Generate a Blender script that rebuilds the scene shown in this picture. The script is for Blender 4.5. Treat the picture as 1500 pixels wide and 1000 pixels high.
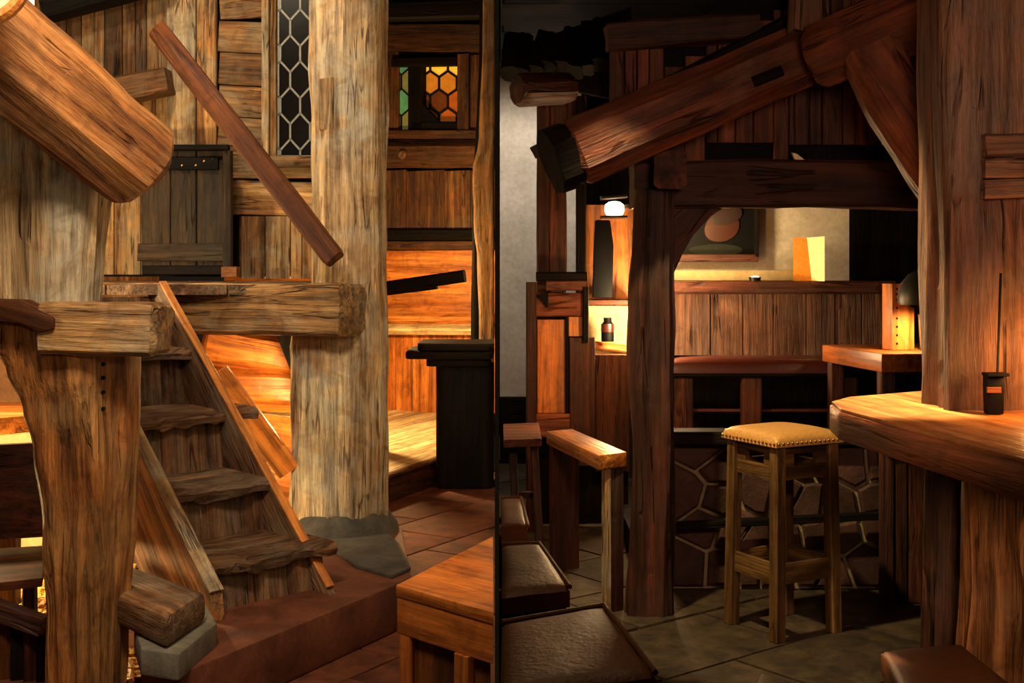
import bpy, bmesh, math, random
from mathutils import Vector, Matrix, noise
random.seed(7)
for o in list(bpy.data.objects): bpy.data.objects.remove(o)
SC = bpy.context.scene
COL = SC.collection
V = Vector
# ------------------------------------------------------------------ camera
F, HZ, CH = 1800.0, 390.0, 1.35          # focal length in pixels of a 1500 px frame, horizon row, eye height
def P(px, py, Y):                         # a point of the place seen at px,py and standing Y metres into the room
    return V(((px-750)/F*Y, Y, CH-(py-HZ)/F*Y))
def PZ(px, py, z):                        # the same for a point of known height
    return P(px, py, (CH-z)*F/(py-HZ))
cd = bpy.data.cameras.new('camera'); cam = bpy.data.objects.new('camera', cd); COL.objects.link(cam)
cam.location = (0, 0, CH); cam.rotation_euler = (math.pi/2, 0, 0)
cd.sensor_width = 36; cd.lens = 36*F/1500; cd.shift_y = -(500-HZ)/1500; cd.clip_start = .05
SC.camera = cam
# ------------------------------------------------------------------ world, lamps, exposure
w = bpy.data.worlds.new('world'); SC.world = w; w.use_nodes = True
w.node_tree.nodes['Background'].inputs[0].default_value = (1, .72, .45, 1)
w.node_tree.nodes['Background'].inputs[1].default_value = .012
SC.view_settings.view_transform = 'Standard'; SC.view_settings.look = 'None'
SC.view_settings.gamma = 1; SC.view_settings.exposure = 0.0; SC.view_settings.use_curve_mapping = False
def lamp(name, kind, loc, power, col=(1, .72, .42), size=.06, aim=None, cone=80, blend=.6):
    l = bpy.data.lights.new(name, kind); l.energy = power; l.color = col
    o = bpy.data.objects.new(name, l); COL.objects.link(o); o.location = loc
    if kind == 'AREA': l.size = size
    else: l.shadow_soft_size = size
    if kind == 'SPOT': l.spot_size = math.radians(cone); l.spot_blend = blend
    if aim is not None: o.rotation_euler = (V(aim)-V(loc)).to_track_quat('-Z', 'Y').to_euler()
    return o
# stair room
lamp('stair_ceiling_lamp', 'AREA', (-.95, 2.6, 2.9), 82, (1, .83, .6), .5, (-1.25, 5.6, .9))
lamp('stair_front_fill', 'SPOT', (-.75, 1.3, 1.75), 40, (1, .8, .54), .12, (-1.3, 5.0, 1.1), 42, .5)  # unseen fill light added beside the camera for the stair timbers
lamp('landing_lamp', 'SPOT', (-1.75, 5.6, 3.6), 170, (1, .8, .54), .1, (-1.9, 7.6, 1.9), 120)
lamp('column_lamp', 'SPOT', (-1.6, 4.0, 3.2), 60, (1, .9, .72), .1, (-.95, 6.3, 1.2), 60)
lamp('far_room_lamp', 'POINT', (-1.3, 9.5, 1.25), 230, (1, .62, .25), .08)
lamp('under_stair_lamp', 'POINT', (-1.12, 6.75, .62), 24, (1, .62, .24), .05)
lamp('left_table_lamp', 'POINT', (-2.75, 5.9, 1.4), 110, (1, .74, .36), .06)
lamp('low_left_lamp', 'POINT', (-2.75, 5.5, .2), 120, (1, .72, .3), .04)
lamp('near_table_lamp', 'SPOT', (-.3, 3.7, 2.6), 58, (1, .62, .25), .08, (-.12, 3.35, .5), 45)
# tavern room
lamp('niche_lamp', 'POINT', P(945, 470, 6.45), 46, (1, .68, .34), .05)
lamp('settle_fill', 'POINT', P(945, 455, 5.7), 20, (1, .55, .2), .04)  # hidden light added behind the post to brighten the settle panel
lamp('shelf_lamp', 'SPOT', P(1012, 335, 6.55), 20, (1, .68, .3), .03, P(1060, 405, 6.95), 150)
lamp('bar_spot', 'SPOT', (.92, 3.8, 2.6), 800, (1, .74, .36), .04, (1.0, 3.48, .97), 30, .4)
lamp('bench_spot', 'SPOT', (.1, 3.95, 2.5), 250, (1, .78, .38), .04, (.85, 4.65, .35), 38, .3)
lamp('leather_spot', 'SPOT', (.36, 3.9, 2.5), 30, (1, .7, .34), .05, (.2, 3.0, .45), 34)  # spot added for the highlight on the near leather bench
lamp('tavern_front_fill', 'SPOT', (.55, 1.4, 1.75), 112, (1, .62, .4), .15, (1.08, 4.5, 1.2), 58, .5)  # frontal fill added near the camera to brighten the tavern timbers
lamp('tavern_low_fill', 'SPOT', (.75, 1.6, .95), 40, (1, .66, .4), .1, (1.22, 3.1, .35), 30, .5)  # low fill added to reach the posts below the bar table
lamp('candle_glow', 'POINT', (1.335, 3.06, 1.12), 6, (1, .45, .12), .03)
lamp('under_shelf_lamp', 'SPOT', P(1062, 431, 6.87), 2.2, (1, .6, .25), .02, P(1066, 520, 6.93), 130)
lamp('wall_lamp', 'SPOT', (.1, 7.45, 2.6), 58, (1, .88, .76), .1, (.06, 8.5, 1.1), 110)

# ------------------------------------------------------------------ materials
def lin(c):
    return tuple(((x/255)/12.92 if x/255 <= .04045 else ((x/255+.055)/1.055)**2.4) for x in c)+(1,)
MATS = {}
def newmat(name):
    m = bpy.data.materials.new(name); m.use_nodes = True; MATS[name] = m
    nt = m.node_tree; b = nt.nodes['Principled BSDF']
    return m, nt, b
def N(nt, t, **kw):
    n = nt.nodes.new(t)
    for k, v in kw.items(): setattr(n, k, v)
    return n
def ramp(nt, stops):
    r = N(nt, 'ShaderNodeValToRGB'); e = r.color_ramp.elements
    while len(e) < len(stops): e.new(.5)
    for i, (p, c) in enumerate(stops): e[i].position = p; e[i].color = c if len(c) == 4 else tuple(c)+(1,)
    return r
def coords(nt, sc, zs):
    tc = N(nt, 'ShaderNodeTexCoord'); oi = N(nt, 'ShaderNodeObjectInfo')
    mu = N(nt, 'ShaderNodeVectorMath', operation='SCALE'); mu.inputs[0].default_value = (37, 19, 53)
    nt.links.new(oi.outputs['Random'], mu.inputs['Scale'])
    ad = N(nt, 'ShaderNodeVectorMath', operation='ADD')
    nt.links.new(tc.outputs['Object'], ad.inputs[0]); nt.links.new(mu.outputs[0], ad.inputs[1])
    mp = N(nt, 'ShaderNodeMapping'); mp.inputs['Scale'].default_value = (sc, sc, sc*zs)
    nt.links.new(ad.outputs[0], mp.inputs['Vector'])
    return mp, ad, oi
def noi(nt, vec, scale, detail=6, rough=.6, dist=0.):
    n = N(nt, 'ShaderNodeTexNoise'); n.inputs['Scale'].default_value = scale; n.inputs['Detail'].default_value = detail
    n.inputs['Roughness'].default_value = rough; n.inputs['Distortion'].default_value = dist
    nt.links.new(vec, n.inputs['Vector']); return n
def mix(nt, fac, a, b, mode='MIX'):
    m = N(nt, 'ShaderNodeMix', data_type='RGBA', blend_type=mode)
    for v, i in ((fac, 0), (a, 6), (b, 7)):
        if isinstance(v, (int, float)): m.inputs[i].default_value = v
        elif isinstance(v, tuple): m.inputs[i].default_value = v
        else: nt.links.new(v, m.inputs[i])
    return m.outputs[2]
def wood(name, dark, mid, light, grey=None, greyamt=.5, rough=.62, bump=.35, sc=1., var=.35, crack=1., spec=.3, zs=.07):
    m, nt, b = newmat(name)
    mp, ad, oi = coords(nt, sc, zs)
    n1 = noi(nt, mp.outputs[0], 9, 7, .62, .9)
    r1 = ramp(nt, [(.3, lin(dark)), (.5, lin(mid)), (.7, lin(light))]); nt.links.new(n1.outputs[0], r1.inputs[0])
    fine = noi(nt, mp.outputs[0], 46, 4, .7, .3)
    fr = ramp(nt, [(.34, (.36, .31, .26)), (.5, (.92, .9, .88)), (.66, (1.3, 1.28, 1.24))]); nt.links.new(fine.outputs[0], fr.inputs[0])
    c = mix(nt, .9, r1.outputs[0], fr.outputs[0], 'MULTIPLY')
    mp3 = N(nt, 'ShaderNodeMapping'); mp3.inputs['Scale'].default_value = (sc, sc, sc*zs*.3); nt.links.new(ad.outputs[0], mp3.inputs['Vector'])
    st = noi(nt, mp3.outputs[0], 17, 3, .6, .2)                      # long pale and dark streaks
    str_ = ramp(nt, [(.36, (.5, .44, .38)), (.52, (1, 1, 1)), (.66, (1.35, 1.32, 1.26))]); nt.links.new(st.outputs[0], str_.inputs[0])
    c = mix(nt, .8, c, str_.outputs[0], 'MULTIPLY')
    big = noi(nt, ad.outputs[0], 3.2, 5, .65, .6)
    if grey:
        gr = ramp(nt, [(.45, (0, 0, 0)), (.62, (greyamt,)*3)]); nt.links.new(big.outputs[0], gr.inputs[0])
        gc = mix(nt, .7, lin(grey), fr.outputs[0], 'MULTIPLY')
        c = mix(nt, gr.outputs[0], c, gc)
    bl = noi(nt, ad.outputs[0], 7, 6, .7, 1.2)                      # stains
    sr = ramp(nt, [(.33, (.42, .33, .27)), (.52, (1, 1, 1))]); nt.links.new(bl.outputs[0], sr.inputs[0])
    c = mix(nt, .6, c, sr.outputs[0], 'MULTIPLY')
    ck = noi(nt, mp.outputs[0], 15, 2, .5, .5)                       # drying checks along the grain
    cr = ramp(nt, [(.478, (1, 1, 1)), (.497, (0, 0, 0)), (.503, (0, 0, 0)), (.522, (1, 1, 1))]); cr.color_ramp.interpolation = 'LINEAR'
    nt.links.new(ck.outputs[0], cr.inputs[0])
    br = noi(nt, ad.outputs[0], 4.5, 2); bb = ramp(nt, [(.5, (1, 1, 1)), (.6, (0, 0, 0))]); nt.links.new(br.outputs[0], bb.inputs[0])
    cm = N(nt, 'ShaderNodeMath', operation='MAXIMUM'); nt.links.new(cr.outputs[0], cm.inputs[0]); nt.links.new(bb.outputs[0], cm.inputs[1])
    dk = mix(nt, cm.outputs[0], (.22, .15, .1, 1), (1, 1, 1, 1))
    c = mix(nt, .85*crack, c, dk, 'MULTIPLY')
    vr = N(nt, 'ShaderNodeMapRange'); vr.inputs[3].default_value = 1-var; vr.inputs[4].default_value = 1+var*.8
    nt.links.new(oi.outputs['Random'], vr.inputs[0])
    vm = N(nt, 'ShaderNodeVectorMath', operation='SCALE'); nt.links.new(c, vm.inputs[0]); nt.links.new(vr.outputs[0], vm.inputs['Scale'])
    nt.links.new(vm.outputs[0], b.inputs['Base Color'])
    b.inputs['Roughness'].default_value = rough; b.inputs['Specular IOR Level'].default_value = spec
    h = N(nt, 'ShaderNodeMath', operation='MULTIPLY_ADD'); h.inputs[1].default_value = .55
    nt.links.new(fine.outputs[0], h.inputs[0]); nt.links.new(n1.outputs[0], h.inputs[2])
    h2 = N(nt, 'ShaderNodeMath', operation='MULTIPLY_ADD'); h2.inputs[1].default_value = .5*crack
    nt.links.new(cm.outputs[0], h2.inputs[0]); nt.links.new(h.outputs[0], h2.inputs[2])
    bp = N(nt, 'ShaderNodeBump'); bp.inputs['Strength'].default_value = min(1, bump*1.6); bp.inputs['Distance'].default_value = .02
    nt.links.new(h2.outputs[0], bp.inputs['Height']); nt.links.new(bp.outputs[0], b.inputs['Normal'])
    return m
def stone(name, a, bcol, rough=.6, bump=.4, sc=1., var=.25, spec=.35):
    m, nt, b = newmat(name); mp, ad, oi = coords(nt, sc, 1)
    n1 = noi(nt, mp.outputs[0], 5, 8, .65, .4); n2 = noi(nt, mp.outputs[0], 45, 4, .7)
    r = ramp(nt, [(.32, lin(a)), (.68, lin(bcol))]); nt.links.new(n1.outputs[0], r.inputs[0])
    fr = ramp(nt, [(.3, (.7, .7, .7)), (.7, (1.15, 1.15, 1.15))]); nt.links.new(n2.outputs[0], fr.inputs[0])
    c = mix(nt, .6, r.outputs[0], fr.outputs[0], 'MULTIPLY')
    vr = N(nt, 'ShaderNodeMapRange'); vr.inputs[3].default_value = 1-var; vr.inputs[4].default_value = 1+var
    nt.links.new(oi.outputs['Random'], vr.inputs[0])
    vm = N(nt, 'ShaderNodeVectorMath', operation='SCALE'); nt.links.new(c, vm.inputs[0]); nt.links.new(vr.outputs[0], vm.inputs['Scale'])
    nt.links.new(vm.outputs[0], b.inputs['Base Color'])
    b.inputs['Roughness'].default_value = rough; b.inputs['Specular IOR Level'].default_value = spec
    bp = N(nt, 'ShaderNodeBump'); bp.inputs['Strength'].default_value = bump; bp.inputs['Distance'].default_value = .012
    ad2 = N(nt, 'ShaderNodeMath', operation='MULTIPLY_ADD'); ad2.inputs[1].default_value = .4
    nt.links.new(n2.outputs[0], ad2.inputs[0]); nt.links.new(n1.outputs[0], ad2.inputs[2])
    nt.links.new(ad2.outputs[0], bp.inputs['Height']); nt.links.new(bp.outputs[0], b.inputs['Normal'])
    return m
def plain(name, c, rough=.6, metal=0, spec=.4, emit=0, trans=0, bump=.15, bsc=60):
    m, nt, b = newmat(name); mp, ad, oi = coords(nt, 1, 1)
    n1 = noi(nt, mp.outputs[0], bsc, 4, .6)
    cc = lin(c); r = ramp(nt, [(.3, tuple(x*.78 for x in cc[:3])), (.7, tuple(min(1, x*1.12) for x in cc[:3]))]); nt.links.new(n1.outputs[0], r.inputs[0])
    nt.links.new(r.outputs[0], b.inputs['Base Color'])
    b.inputs['Roughness'].default_value = rough; b.inputs['Metallic'].default_value = metal; b.inputs['Specular IOR Level'].default_value = spec
    b.inputs['Transmission Weight'].default_value = trans
    if emit: nt.links.new(r.outputs[0], b.inputs['Emission Color']); b.inputs['Emission Strength'].default_value = emit
    if bump:
        bp = N(nt, 'ShaderNodeBump'); bp.inputs['Strength'].default_value = bump; bp.inputs['Distance'].default_value = .004
        nt.links.new(n1.outputs[0], bp.inputs['Height']); nt.links.new(bp.outputs[0], b.inputs['Normal'])
    return m
W_TAN = wood('weathered_tan_oak', (108, 80, 50), (178, 146, 104), (218, 190, 146), (168, 158, 136), .85, .7, .6, 1.0, .1, 1.)
W_HONEY = wood('honey_oak', (92, 52, 24), (158, 102, 54), (188, 134, 80), (146, 112, 78), .4, .62, .6, .9, .12)
W_POST = wood('amber_trunk_oak', (96, 54, 22), (168, 104, 48), (204, 146, 80), (150, 118, 74), .45, .62, .6, 1.1, .1, .45)
W_WALL = wood('wall_boards', (88, 56, 28), (160, 112, 62), (200, 156, 98), (150, 134, 104), .7, .68, .5, 1., .38)
W_WALLD = wood('dark_wall_boards', (52, 30, 15), (104, 66, 34), (140, 96, 54), (96, 80, 58), .5, .65, .5, 1., .35)
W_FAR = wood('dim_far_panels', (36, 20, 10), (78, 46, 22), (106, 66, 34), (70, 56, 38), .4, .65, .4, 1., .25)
W_DOOR = wood('dark_door_boards', (22, 14, 8), (50, 34, 18), (76, 54, 30), (52, 44, 30), .5, .65, .5, 1.1, .25)
W_BLACK = wood('black_wood_and_shade', (7, 5, 4), (16, 11, 8), (28, 18, 12), None, 0, .7, .3, 1., .2, 1., .12)  # black timber; also the painted shade behind openings
W_RAIL = wood('red_brown_rail', (38, 17, 5), (80, 40, 11), (106, 57, 18), None, 0, .6, .25, .7, .06, .5, .2)
W_TREAD = wood('worn_tread', (46, 27, 15), (104, 67, 39), (148, 108, 70), (124, 106, 84), .6, .6, .5, 1., .22)
W_BEAMG = wood('greyish_beam', (84, 56, 30), (144, 104, 58), (178, 138, 88), (130, 116, 92), .6, .7, .6, 1., .1)
W_PALE = wood('pale_moulding_wood', (190, 160, 110), (226, 200, 150), (240, 220, 176), None, 0, .5, .2, .8, .05, .4)
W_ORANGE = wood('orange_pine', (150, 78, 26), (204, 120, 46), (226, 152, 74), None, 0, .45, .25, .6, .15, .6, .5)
W_TABLE = wood('orange_table_top', (140, 74, 28), (176, 98, 38), (196, 122, 54), None, 0, .36, .1, .6, .1, .2, .5)
W_RED = wood('red_brown_timber', (52, 24, 14), (112, 56, 32), (150, 82, 48), (96, 72, 58), .4, .6, .5, .8, .18)
W_REDD = wood('dark_red_timber', (34, 17, 12), (76, 38, 25), (108, 58, 38), (70, 52, 44), .4, .6, .5, .9, .25)
W_PLUM = wood('greyed_plum_post', (60, 38, 28), (96, 62, 43), (128, 88, 63), (92, 73, 60), .6, .6, .6, .8, .1)
W_STOOL = wood('dark_stool_wood', (52, 36, 20), (98, 70, 38), (128, 96, 54), None, 0, .5, .25, 1., .1, .5)
S_RED = stone('red_brown_slate', (62, 30, 18), (112, 60, 36), .75, .3, 1.3, .16, .2)
S_PLINTH = stone('red_plinth_stone', (74, 36, 22), (120, 66, 42), .6, .35, 1., .05)
S_GREY = stone('grey_render', (84, 78, 66), (128, 118, 100), .8, .4, 1.5, .05)
S_SKIRT = stone('dark_cement', (48, 44, 38), (84, 76, 64), .8, .4, 1.5, .05)
S_FLAG = stone('grey_brown_flagstone', (34, 27, 20), (74, 58, 42), .75, .6, 2.2, .2, .2)
S_WALL = stone('dark_rubble_stone', (44, 26, 20), (88, 56, 44), .7, .5, 1.5, .3)
S_MORT = stone('pale_mortar', (118, 98, 72), (160, 138, 106), .9, .4, 3., .02)
S_JOINT = stone('floor_joint', (34, 24, 18), (58, 42, 32), .9, .3, 3., .02)
S_PLAST = stone('white_plaster', (186, 176, 160), (214, 204, 188), .9, .15, .7, .02, .2)
S_CREAM = stone('cream_plaster', (214, 184, 130), (236, 210, 160), .9, .15, .7, .02, .2)
DARKCEIL = wood('near_black_boards', (10, 7, 5), (24, 16, 11), (40, 27, 18), None, 0, .8, .3, 1., .3)  # near-black brown boards for both ceilings
LEATHER = plain('brown_leather', (92, 48, 20), .5, 0, .2, 0, 0, .7, 45)
LEATHERT = plain('tan_leather', (196, 142, 78), .38, 0, .5, 0, 0, .3, 90)
LEATHERR = plain('red_leather', (70, 28, 19), .35, 0, .5, 0, 0, .3, 90)
METAL = plain('dark_iron', (38, 34, 30), .45, .8, .5)
BRASS = plain('brass_stud', (176, 130, 62), .35, .9, .5)
LEAD = plain('pale_lead', (120, 118, 108), .5, .4, .5)
LEADD = plain('dark_lead', (28, 24, 20), .5, .4, .5)
GLASSD = plain('dark_glass', (12, 7, 4), .3, 0, .05, 0, 0, .2, 12)
AMB = [plain('amber_glass_%s' % n, c, .2, 0, .5, e, 0, .3, 14) for n, c, e in (('gold', (190, 116, 30), .5), ('orange', (170, 84, 24), .4), ('brown', (104, 56, 24), .2), ('yellow', (240, 180, 56), .75))]
GRN = [plain('green_glass_%s' % n, c, .2, 0, .5, e, 0, .3, 14) for n, c, e in (('bottle', (84, 140, 90), .35), ('olive', (120, 120, 60), .3), ('lime', (120, 140, 40), .3), ('smoke', (70, 62, 44), .15))]
PAPER = plain('cream_card', (250, 226, 170), .7, 0, .2, 0, 0, .05)
PAPER_SHADED = plain('shaded_card', (226, 140, 50), .7, 0, .2, 0, 0, .05)  # orange tone paints the shade on one leaf of the menu card
BLACK = plain('matt_black', (7, 6, 6), .6, 0, .12)
BULB = plain('lit_bulb', (255, 214, 170), .4, 0, .3, 9, 0, 0)
SHADE = plain('lit_white_shade', (255, 246, 226), .6, 0, .3, 1.6, 0, 0)
GLASS = plain('clear_glass', (250, 240, 220), .05, 0, .5, 0, .9, 0)
GLINT = plain('golden_glint', (226, 176, 74), .4, 0, .5, 0, 0, .2)  # gold of the lamp-lit floor put into the colour
WICK = plain('pale_wicker', (214, 178, 128), .6, 0, .3, 0, 0, .6, 30)
CLOTH = plain('dark_green_cloth', (30, 32, 26), .9, 0, .2)
FACE = plain('ruddy_paint', (64, 30, 17), .6, 0, .3, 0, 0, .1, 9)
BROWNP = plain('dark_brown_paint', (40, 22, 16), .6, 0, .3, 0, 0, .1, 9)

# ------------------------------------------------------------------ builders
MW = {}
def child(o, par):
    if par is not None:
        o.parent = par; o.matrix_parent_inverse = MW[par.name].inverted()
def tag(o, label=None, cat=None, group=None, kind=None):
    if label: o['label'] = label
    if cat: o['category'] = cat
    if group: o['group'] = group
    if kind: o['kind'] = kind
    return o
def thing(name, label, cat, loc=(0, 0, 0), group=None, kind=None):
    o = bpy.data.objects.new(name, None); COL.objects.link(o); o.location = loc; o.empty_display_size = .1
    MW[o.name] = Matrix.Translation(V(loc)); return tag(o, label, cat, group, kind)
def link(name, me, M, par, mat, smooth=None):
    if mat is not None and not me.materials: me.materials.append(mat)
    if smooth is not None:
        for p in me.polygons: p.use_smooth = True
        me.set_sharp_from_angle(angle=math.radians(smooth))
    o = bpy.data.objects.new(name, me); COL.objects.link(o); o.matrix_world = M; MW[o.name] = M.copy()
    if par is not None:
        o.parent = par; o.matrix_parent_inverse = MW[par.name].inverted(); o.matrix_basis = M
    return o
def frame(z, side=None):
    z = z.normalized()
    s = V(side) if side is not None else (V((1, 0, 0)) if abs(z.x) < .8 else V((0, 1, 0)))
    if (s-z*s.dot(z)).length < 1e-4*max(1e-9, s.length): s = V((1, 0, 0)) if abs(z.x) < .8 else V((0, 1, 0))
    x = (s - z*s.dot(z)).normalized(); y = z.cross(x)
    return Matrix((x, y, z)).transposed().to_4x4()
def nz(p, s): return noise.noise(p*s)
def sweep(rings, closed_ends=True):
    bm = bmesh.new(); vs = [[bm.verts.new(p) for p in r] for r in rings]; n = len(rings[0])
    for a, b in zip(vs, vs[1:]):
        for i in range(n): bm.faces.new((a[i], a[(i+1) % n], b[(i+1) % n], b[i]))
    if closed_ends: bm.faces.new(list(reversed(vs[0]))); bm.faces.new(vs[-1])
    bmesh.ops.recalc_face_normals(bm, faces=bm.faces)
    me = bpy.data.meshes.new('mesh'); bm.to_mesh(me); bm.free(); return me
SEED = [0]
def beam(name, p0, p1, w, t, mat, par=None, side=None, ch=.1, rough=0., seg=None, sub=1, taper=1., bow=0., endr=0., smooth=35):
    p0, p1 = V(p0), V(p1); L = (p1-p0).length; M = frame(p1-p0, side); SEED[0] += 1; sd = V((SEED[0]*3.1, SEED[0]*1.7, 0))
    c = ch*min(w, t); a, b = w/2, t/2
    pr = [(-a+c, -b), (a-c, -b), (a, -b+c), (a, b-c), (a-c, b), (-a+c, b), (-a, b-c), (-a, -b+c)] if c > 1e-6 else [(-a, -b), (a, -b), (a, b), (-a, b)]
    if sub > 1:
        q = []
        for i, u in enumerate(pr):
            v = pr[(i+1) % len(pr)]; k = sub if math.hypot(v[0]-u[0], v[1]-u[1]) > .25*min(w, t) else 1
            q += [(u[0]+(v[0]-u[0])*j/k, u[1]+(v[1]-u[1])*j/k) for j in range(k)]
        pr = q
    if seg is None: seg = 1 if not (rough or bow) else max(3, min(24, int(L/.07)))
    zz = [i/seg*L for i in range(seg+1)]
    if endr: zz = [0, endr]+[z for z in zz if endr*1.5 < z < L-endr*1.5]+[L-endr, L]
    rings = []
    for z in zz:
        k = 1+(taper-1)*z/L; e = 1-(.16 if endr and (z == 0 or z == L) else 0)
        r = []
        for x, y in pr:
            q = V((x*k*e, y*k*e, z))
            if rough:
                s = V((x*1.0, y*1.0, z*.45))
                d = (nz(s+sd, 5)*.6+nz(s+sd*2, 14)*.4)*rough*2
                nrm = V((x, y, 0)).normalized(); q += nrm*d
                if z in (0, zz[-1]): q.z += nz(s+sd*3, 12)*rough*1.5
            q.x += bow*math.sin(math.pi*z/L)
            r.append(q)
        rings.append(r)
    M.translation = p0
    return link(name, sweep(rings), M, par, mat, smooth)
def loft(name, Yc, st, mat, par=None, depth=1., n=26, power=3.2, rough=.01, flute=.012, rings=30, smooth=50, dY=0.):
    st = sorted(st, key=lambda s: -s[0]); SEED[0] += 1; sd = V((SEED[0]*3.3, SEED[0], 0)); base = P((st[0][1]+st[0][2])/2, st[0][0], Yc)
    out = []
    for i in range(rings+1):
        py = st[0][0]+(st[-1][0]-st[0][0])*i/rings
        for a, b in zip(st, st[1:]):
            if b[0] <= py <= a[0]: f = (a[0]-py)/(a[0]-b[0]); f = f*f*(3-2*f); xl = a[1]+(b[1]-a[1])*f; xr = a[2]+(b[2]-a[2])*f
        c = P((xl+xr)/2, py, Yc); c.y += dY*i/rings; hw = (xr-xl)/2/F*Yc; r = []
        for k in range(n):
            an = 2*math.pi*(k+.5)/n; ca, sa = math.cos(an), math.sin(an)
            q = (abs(ca)**power+abs(sa)**power)**(-1/power)
            d = 1+(nz(V((ca*2.2, sa*2.2, c.z*.35))+sd, 2.1)*flute+nz(V((ca, sa, c.z))+sd, 4)*rough)/max(hw, .02)
            r.append(c-base+V((ca*q*d*hw, sa*q*d*hw*depth, nz(V((ca, sa, 0))+sd, 3)*rough*2 if i in (0, rings) else 0)))
        out.append(r)
    return link(name, sweep(out), Matrix.Translation(base), par, mat, smooth)
def prism(name, pts, ext, mat, par=None, grain=None, bev=0., smooth=35):
    pts = [V(p) for p in pts]; ext = V(ext); g = V(grain) if grain is not None else pts[1]-pts[0]
    M = frame(g, ext); M.translation = sum(pts, V())/len(pts); I = M.inverted()
    bm = bmesh.new(); a = [bm.verts.new(I @ p) for p in pts]; b = [bm.verts.new(I @ (p+ext)) for p in pts]; n = len(a)
    bm.faces.new(a); bm.faces.new(list(reversed(b)))
    for i in range(n): bm.faces.new((a[i], b[i], b[(i+1) % n], a[(i+1) % n]))
    bmesh.ops.recalc_face_normals(bm, faces=bm.faces)
    if bev: bmesh.ops.bevel(bm, geom=list(bm.edges), offset=bev, segments=2, affect='EDGES', profile=.6)
    me = bpy.data.meshes.new('mesh'); bm.to_mesh(me); bm.free()
    return link(name, me, M, par, mat, smooth)
def lathe(name, c, prof, mat, par=None, n=28, smooth=40, axis=(0, 0, 1), cap=False):
    M = frame(V(axis)); M.translation = V(c)
    rings = [[V((r*math.cos(2*math.pi*k/n), r*math.sin(2*math.pi*k/n), z)) for k in range(n)] for r, z in prof]
    return link(name, sweep(rings, cap), M, par, mat, smooth)
def pillow(name, quad, t, mat, par=None, dome=.02, n=10, rad=.02, smooth=50):
    """a padded slab: quad of four top corners (counter-clockwise), thickness, domed top with a rolled edge"""
    a, b, c, d = [V(q) for q in quad]; o = (a+b+c+d)/4
    def at(u, v): return (a*(1-u)+b*u)*(1-v)+(d*(1-u)+c*u)*v
    bm = bmesh.new(); g = []
    us = [0, .03, .08]+[.08+.84*i/(n-1) for i in range(1, n-1)]+[.92, .97, 1]
    for v in us:
        row = []
        for u in us:
            p = at(u, v)-o; e = min(u, 1-u, v, 1-v)
            p.z += dome*(1-(2*u-1)**4)*(1-(2*v-1)**4)-dome - (rad if e == 0 else rad*.25 if e < .05 else 0) + nz(p+o, 9)*.003
            row.append(bm.verts.new(p))
        g.append(row)
    m = len(us)
    for i in range(m-1):
        for j in range(m-1): bm.faces.new((g[i][j], g[i][j+1], g[i+1][j+1], g[i+1][j]))
    edge = [g[0][j] for j in range(m)]+[g[i][m-1] for i in range(1, m)]+[g[m-1][j] for j in range(m-2, -1, -1)]+[g[i][0] for i in range(m-2, 0, -1)]
    bt = [bm.verts.new(v.co*1.0+V((0, 0, -t-v.co.z-dome*.0))) for v in edge]
    k = len(edge)
    for i in range(k): bm.faces.new((edge[i], bt[i], bt[(i+1) % k], edge[(i+1) % k]))
    bm.faces.new(bt); bmesh.ops.recalc_face_normals(bm, faces=bm.faces)
    me = bpy.data.meshes.new('mesh'); bm.to_mesh(me); bm.free()
    return link(name, me, Matrix.Translation(o), par, mat, smooth)
def clip(poly, nx, ny, c):
    out = []
    for i, p in enumerate(poly):
        q = poly[(i+1) % len(poly)]; dp = nx*p[0]+ny*p[1]-c; dq = nx*q[0]+ny*q[1]-c
        if dp <= 0: out.append(p)
        if dp*dq < 0: f = dp/(dp-dq); out.append((p[0]+(q[0]-p[0])*f, p[1]+(q[1]-p[1])*f))
    return out
def area2(p): return abs(sum(p[i][0]*p[(i+1) % len(p)][1]-p[(i+1) % len(p)][0]*p[i][1] for i in range(len(p)))/2)
def cliprect(poly, x0, y0, x1, y1):
    for h in ((-1, 0, -x0), (1, 0, x1), (0, -1, -y0), (0, 1, y1)):
        poly = clip(poly, *h)
        if len(poly) < 3: return []
    return poly
def shrink(poly, d):
    cx = sum(p[0] for p in poly)/len(poly); cy = sum(p[1] for p in poly)/len(poly)
    r = sum(math.hypot(p[0]-cx, p[1]-cy) for p in poly)/len(poly); k = max(.3, 1-d/r)
    return [(cx+(p[0]-cx)*k, cy+(p[1]-cy)*k) for p in poly]
def flatM(Y):
    return lambda px, py, off=0.: P(px, py, Y)+V((0, -off, 0))
WA, WB = V((-1.18, 11.6)), V((-.278, 11.12))                       # the far wall of the stair room, in plan
WN = V((WA-WB).to_tuple()).normalized(); WN = V((WN.y, -WN.x)) if V((WN.y, -WN.x)).y < 0 else V((-WN.y, WN.x))
def farM(px, py, off=0.):
    k = (px-750)/F; d = WB-WA; t = (WA.y*k-WA.x)/(d.x-d.y*k); Y = WA.y+d.y*t
    p = P(px, py, Y); return p+V((WN.x, WN.y, 0))*off
def plank(par, M, x0, x1, y0, y1, mat, grain='v', t=.03, off=None, name='plank', gap=.004, ch=.12, rough=0, skew=0):
    off = random.uniform(-.006, .006) if off is None else off
    yc, xc = (y0+y1)/2, (x0+x1)/2
    if grain == 'v':
        a, b = M(xc, y1, off), M(xc+skew, y0, off); wd = (M(x1, yc)-M(x0, yc))
    else:
        a, b = M(x0, yc, off), M(x1, yc+skew, off); wd = (M(xc, y0)-M(xc, y1))
    return beam(name, a, b, max(.006, wd.length-gap), t, mat, par, wd, ch, rough, 2 if not rough else None)
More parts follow.
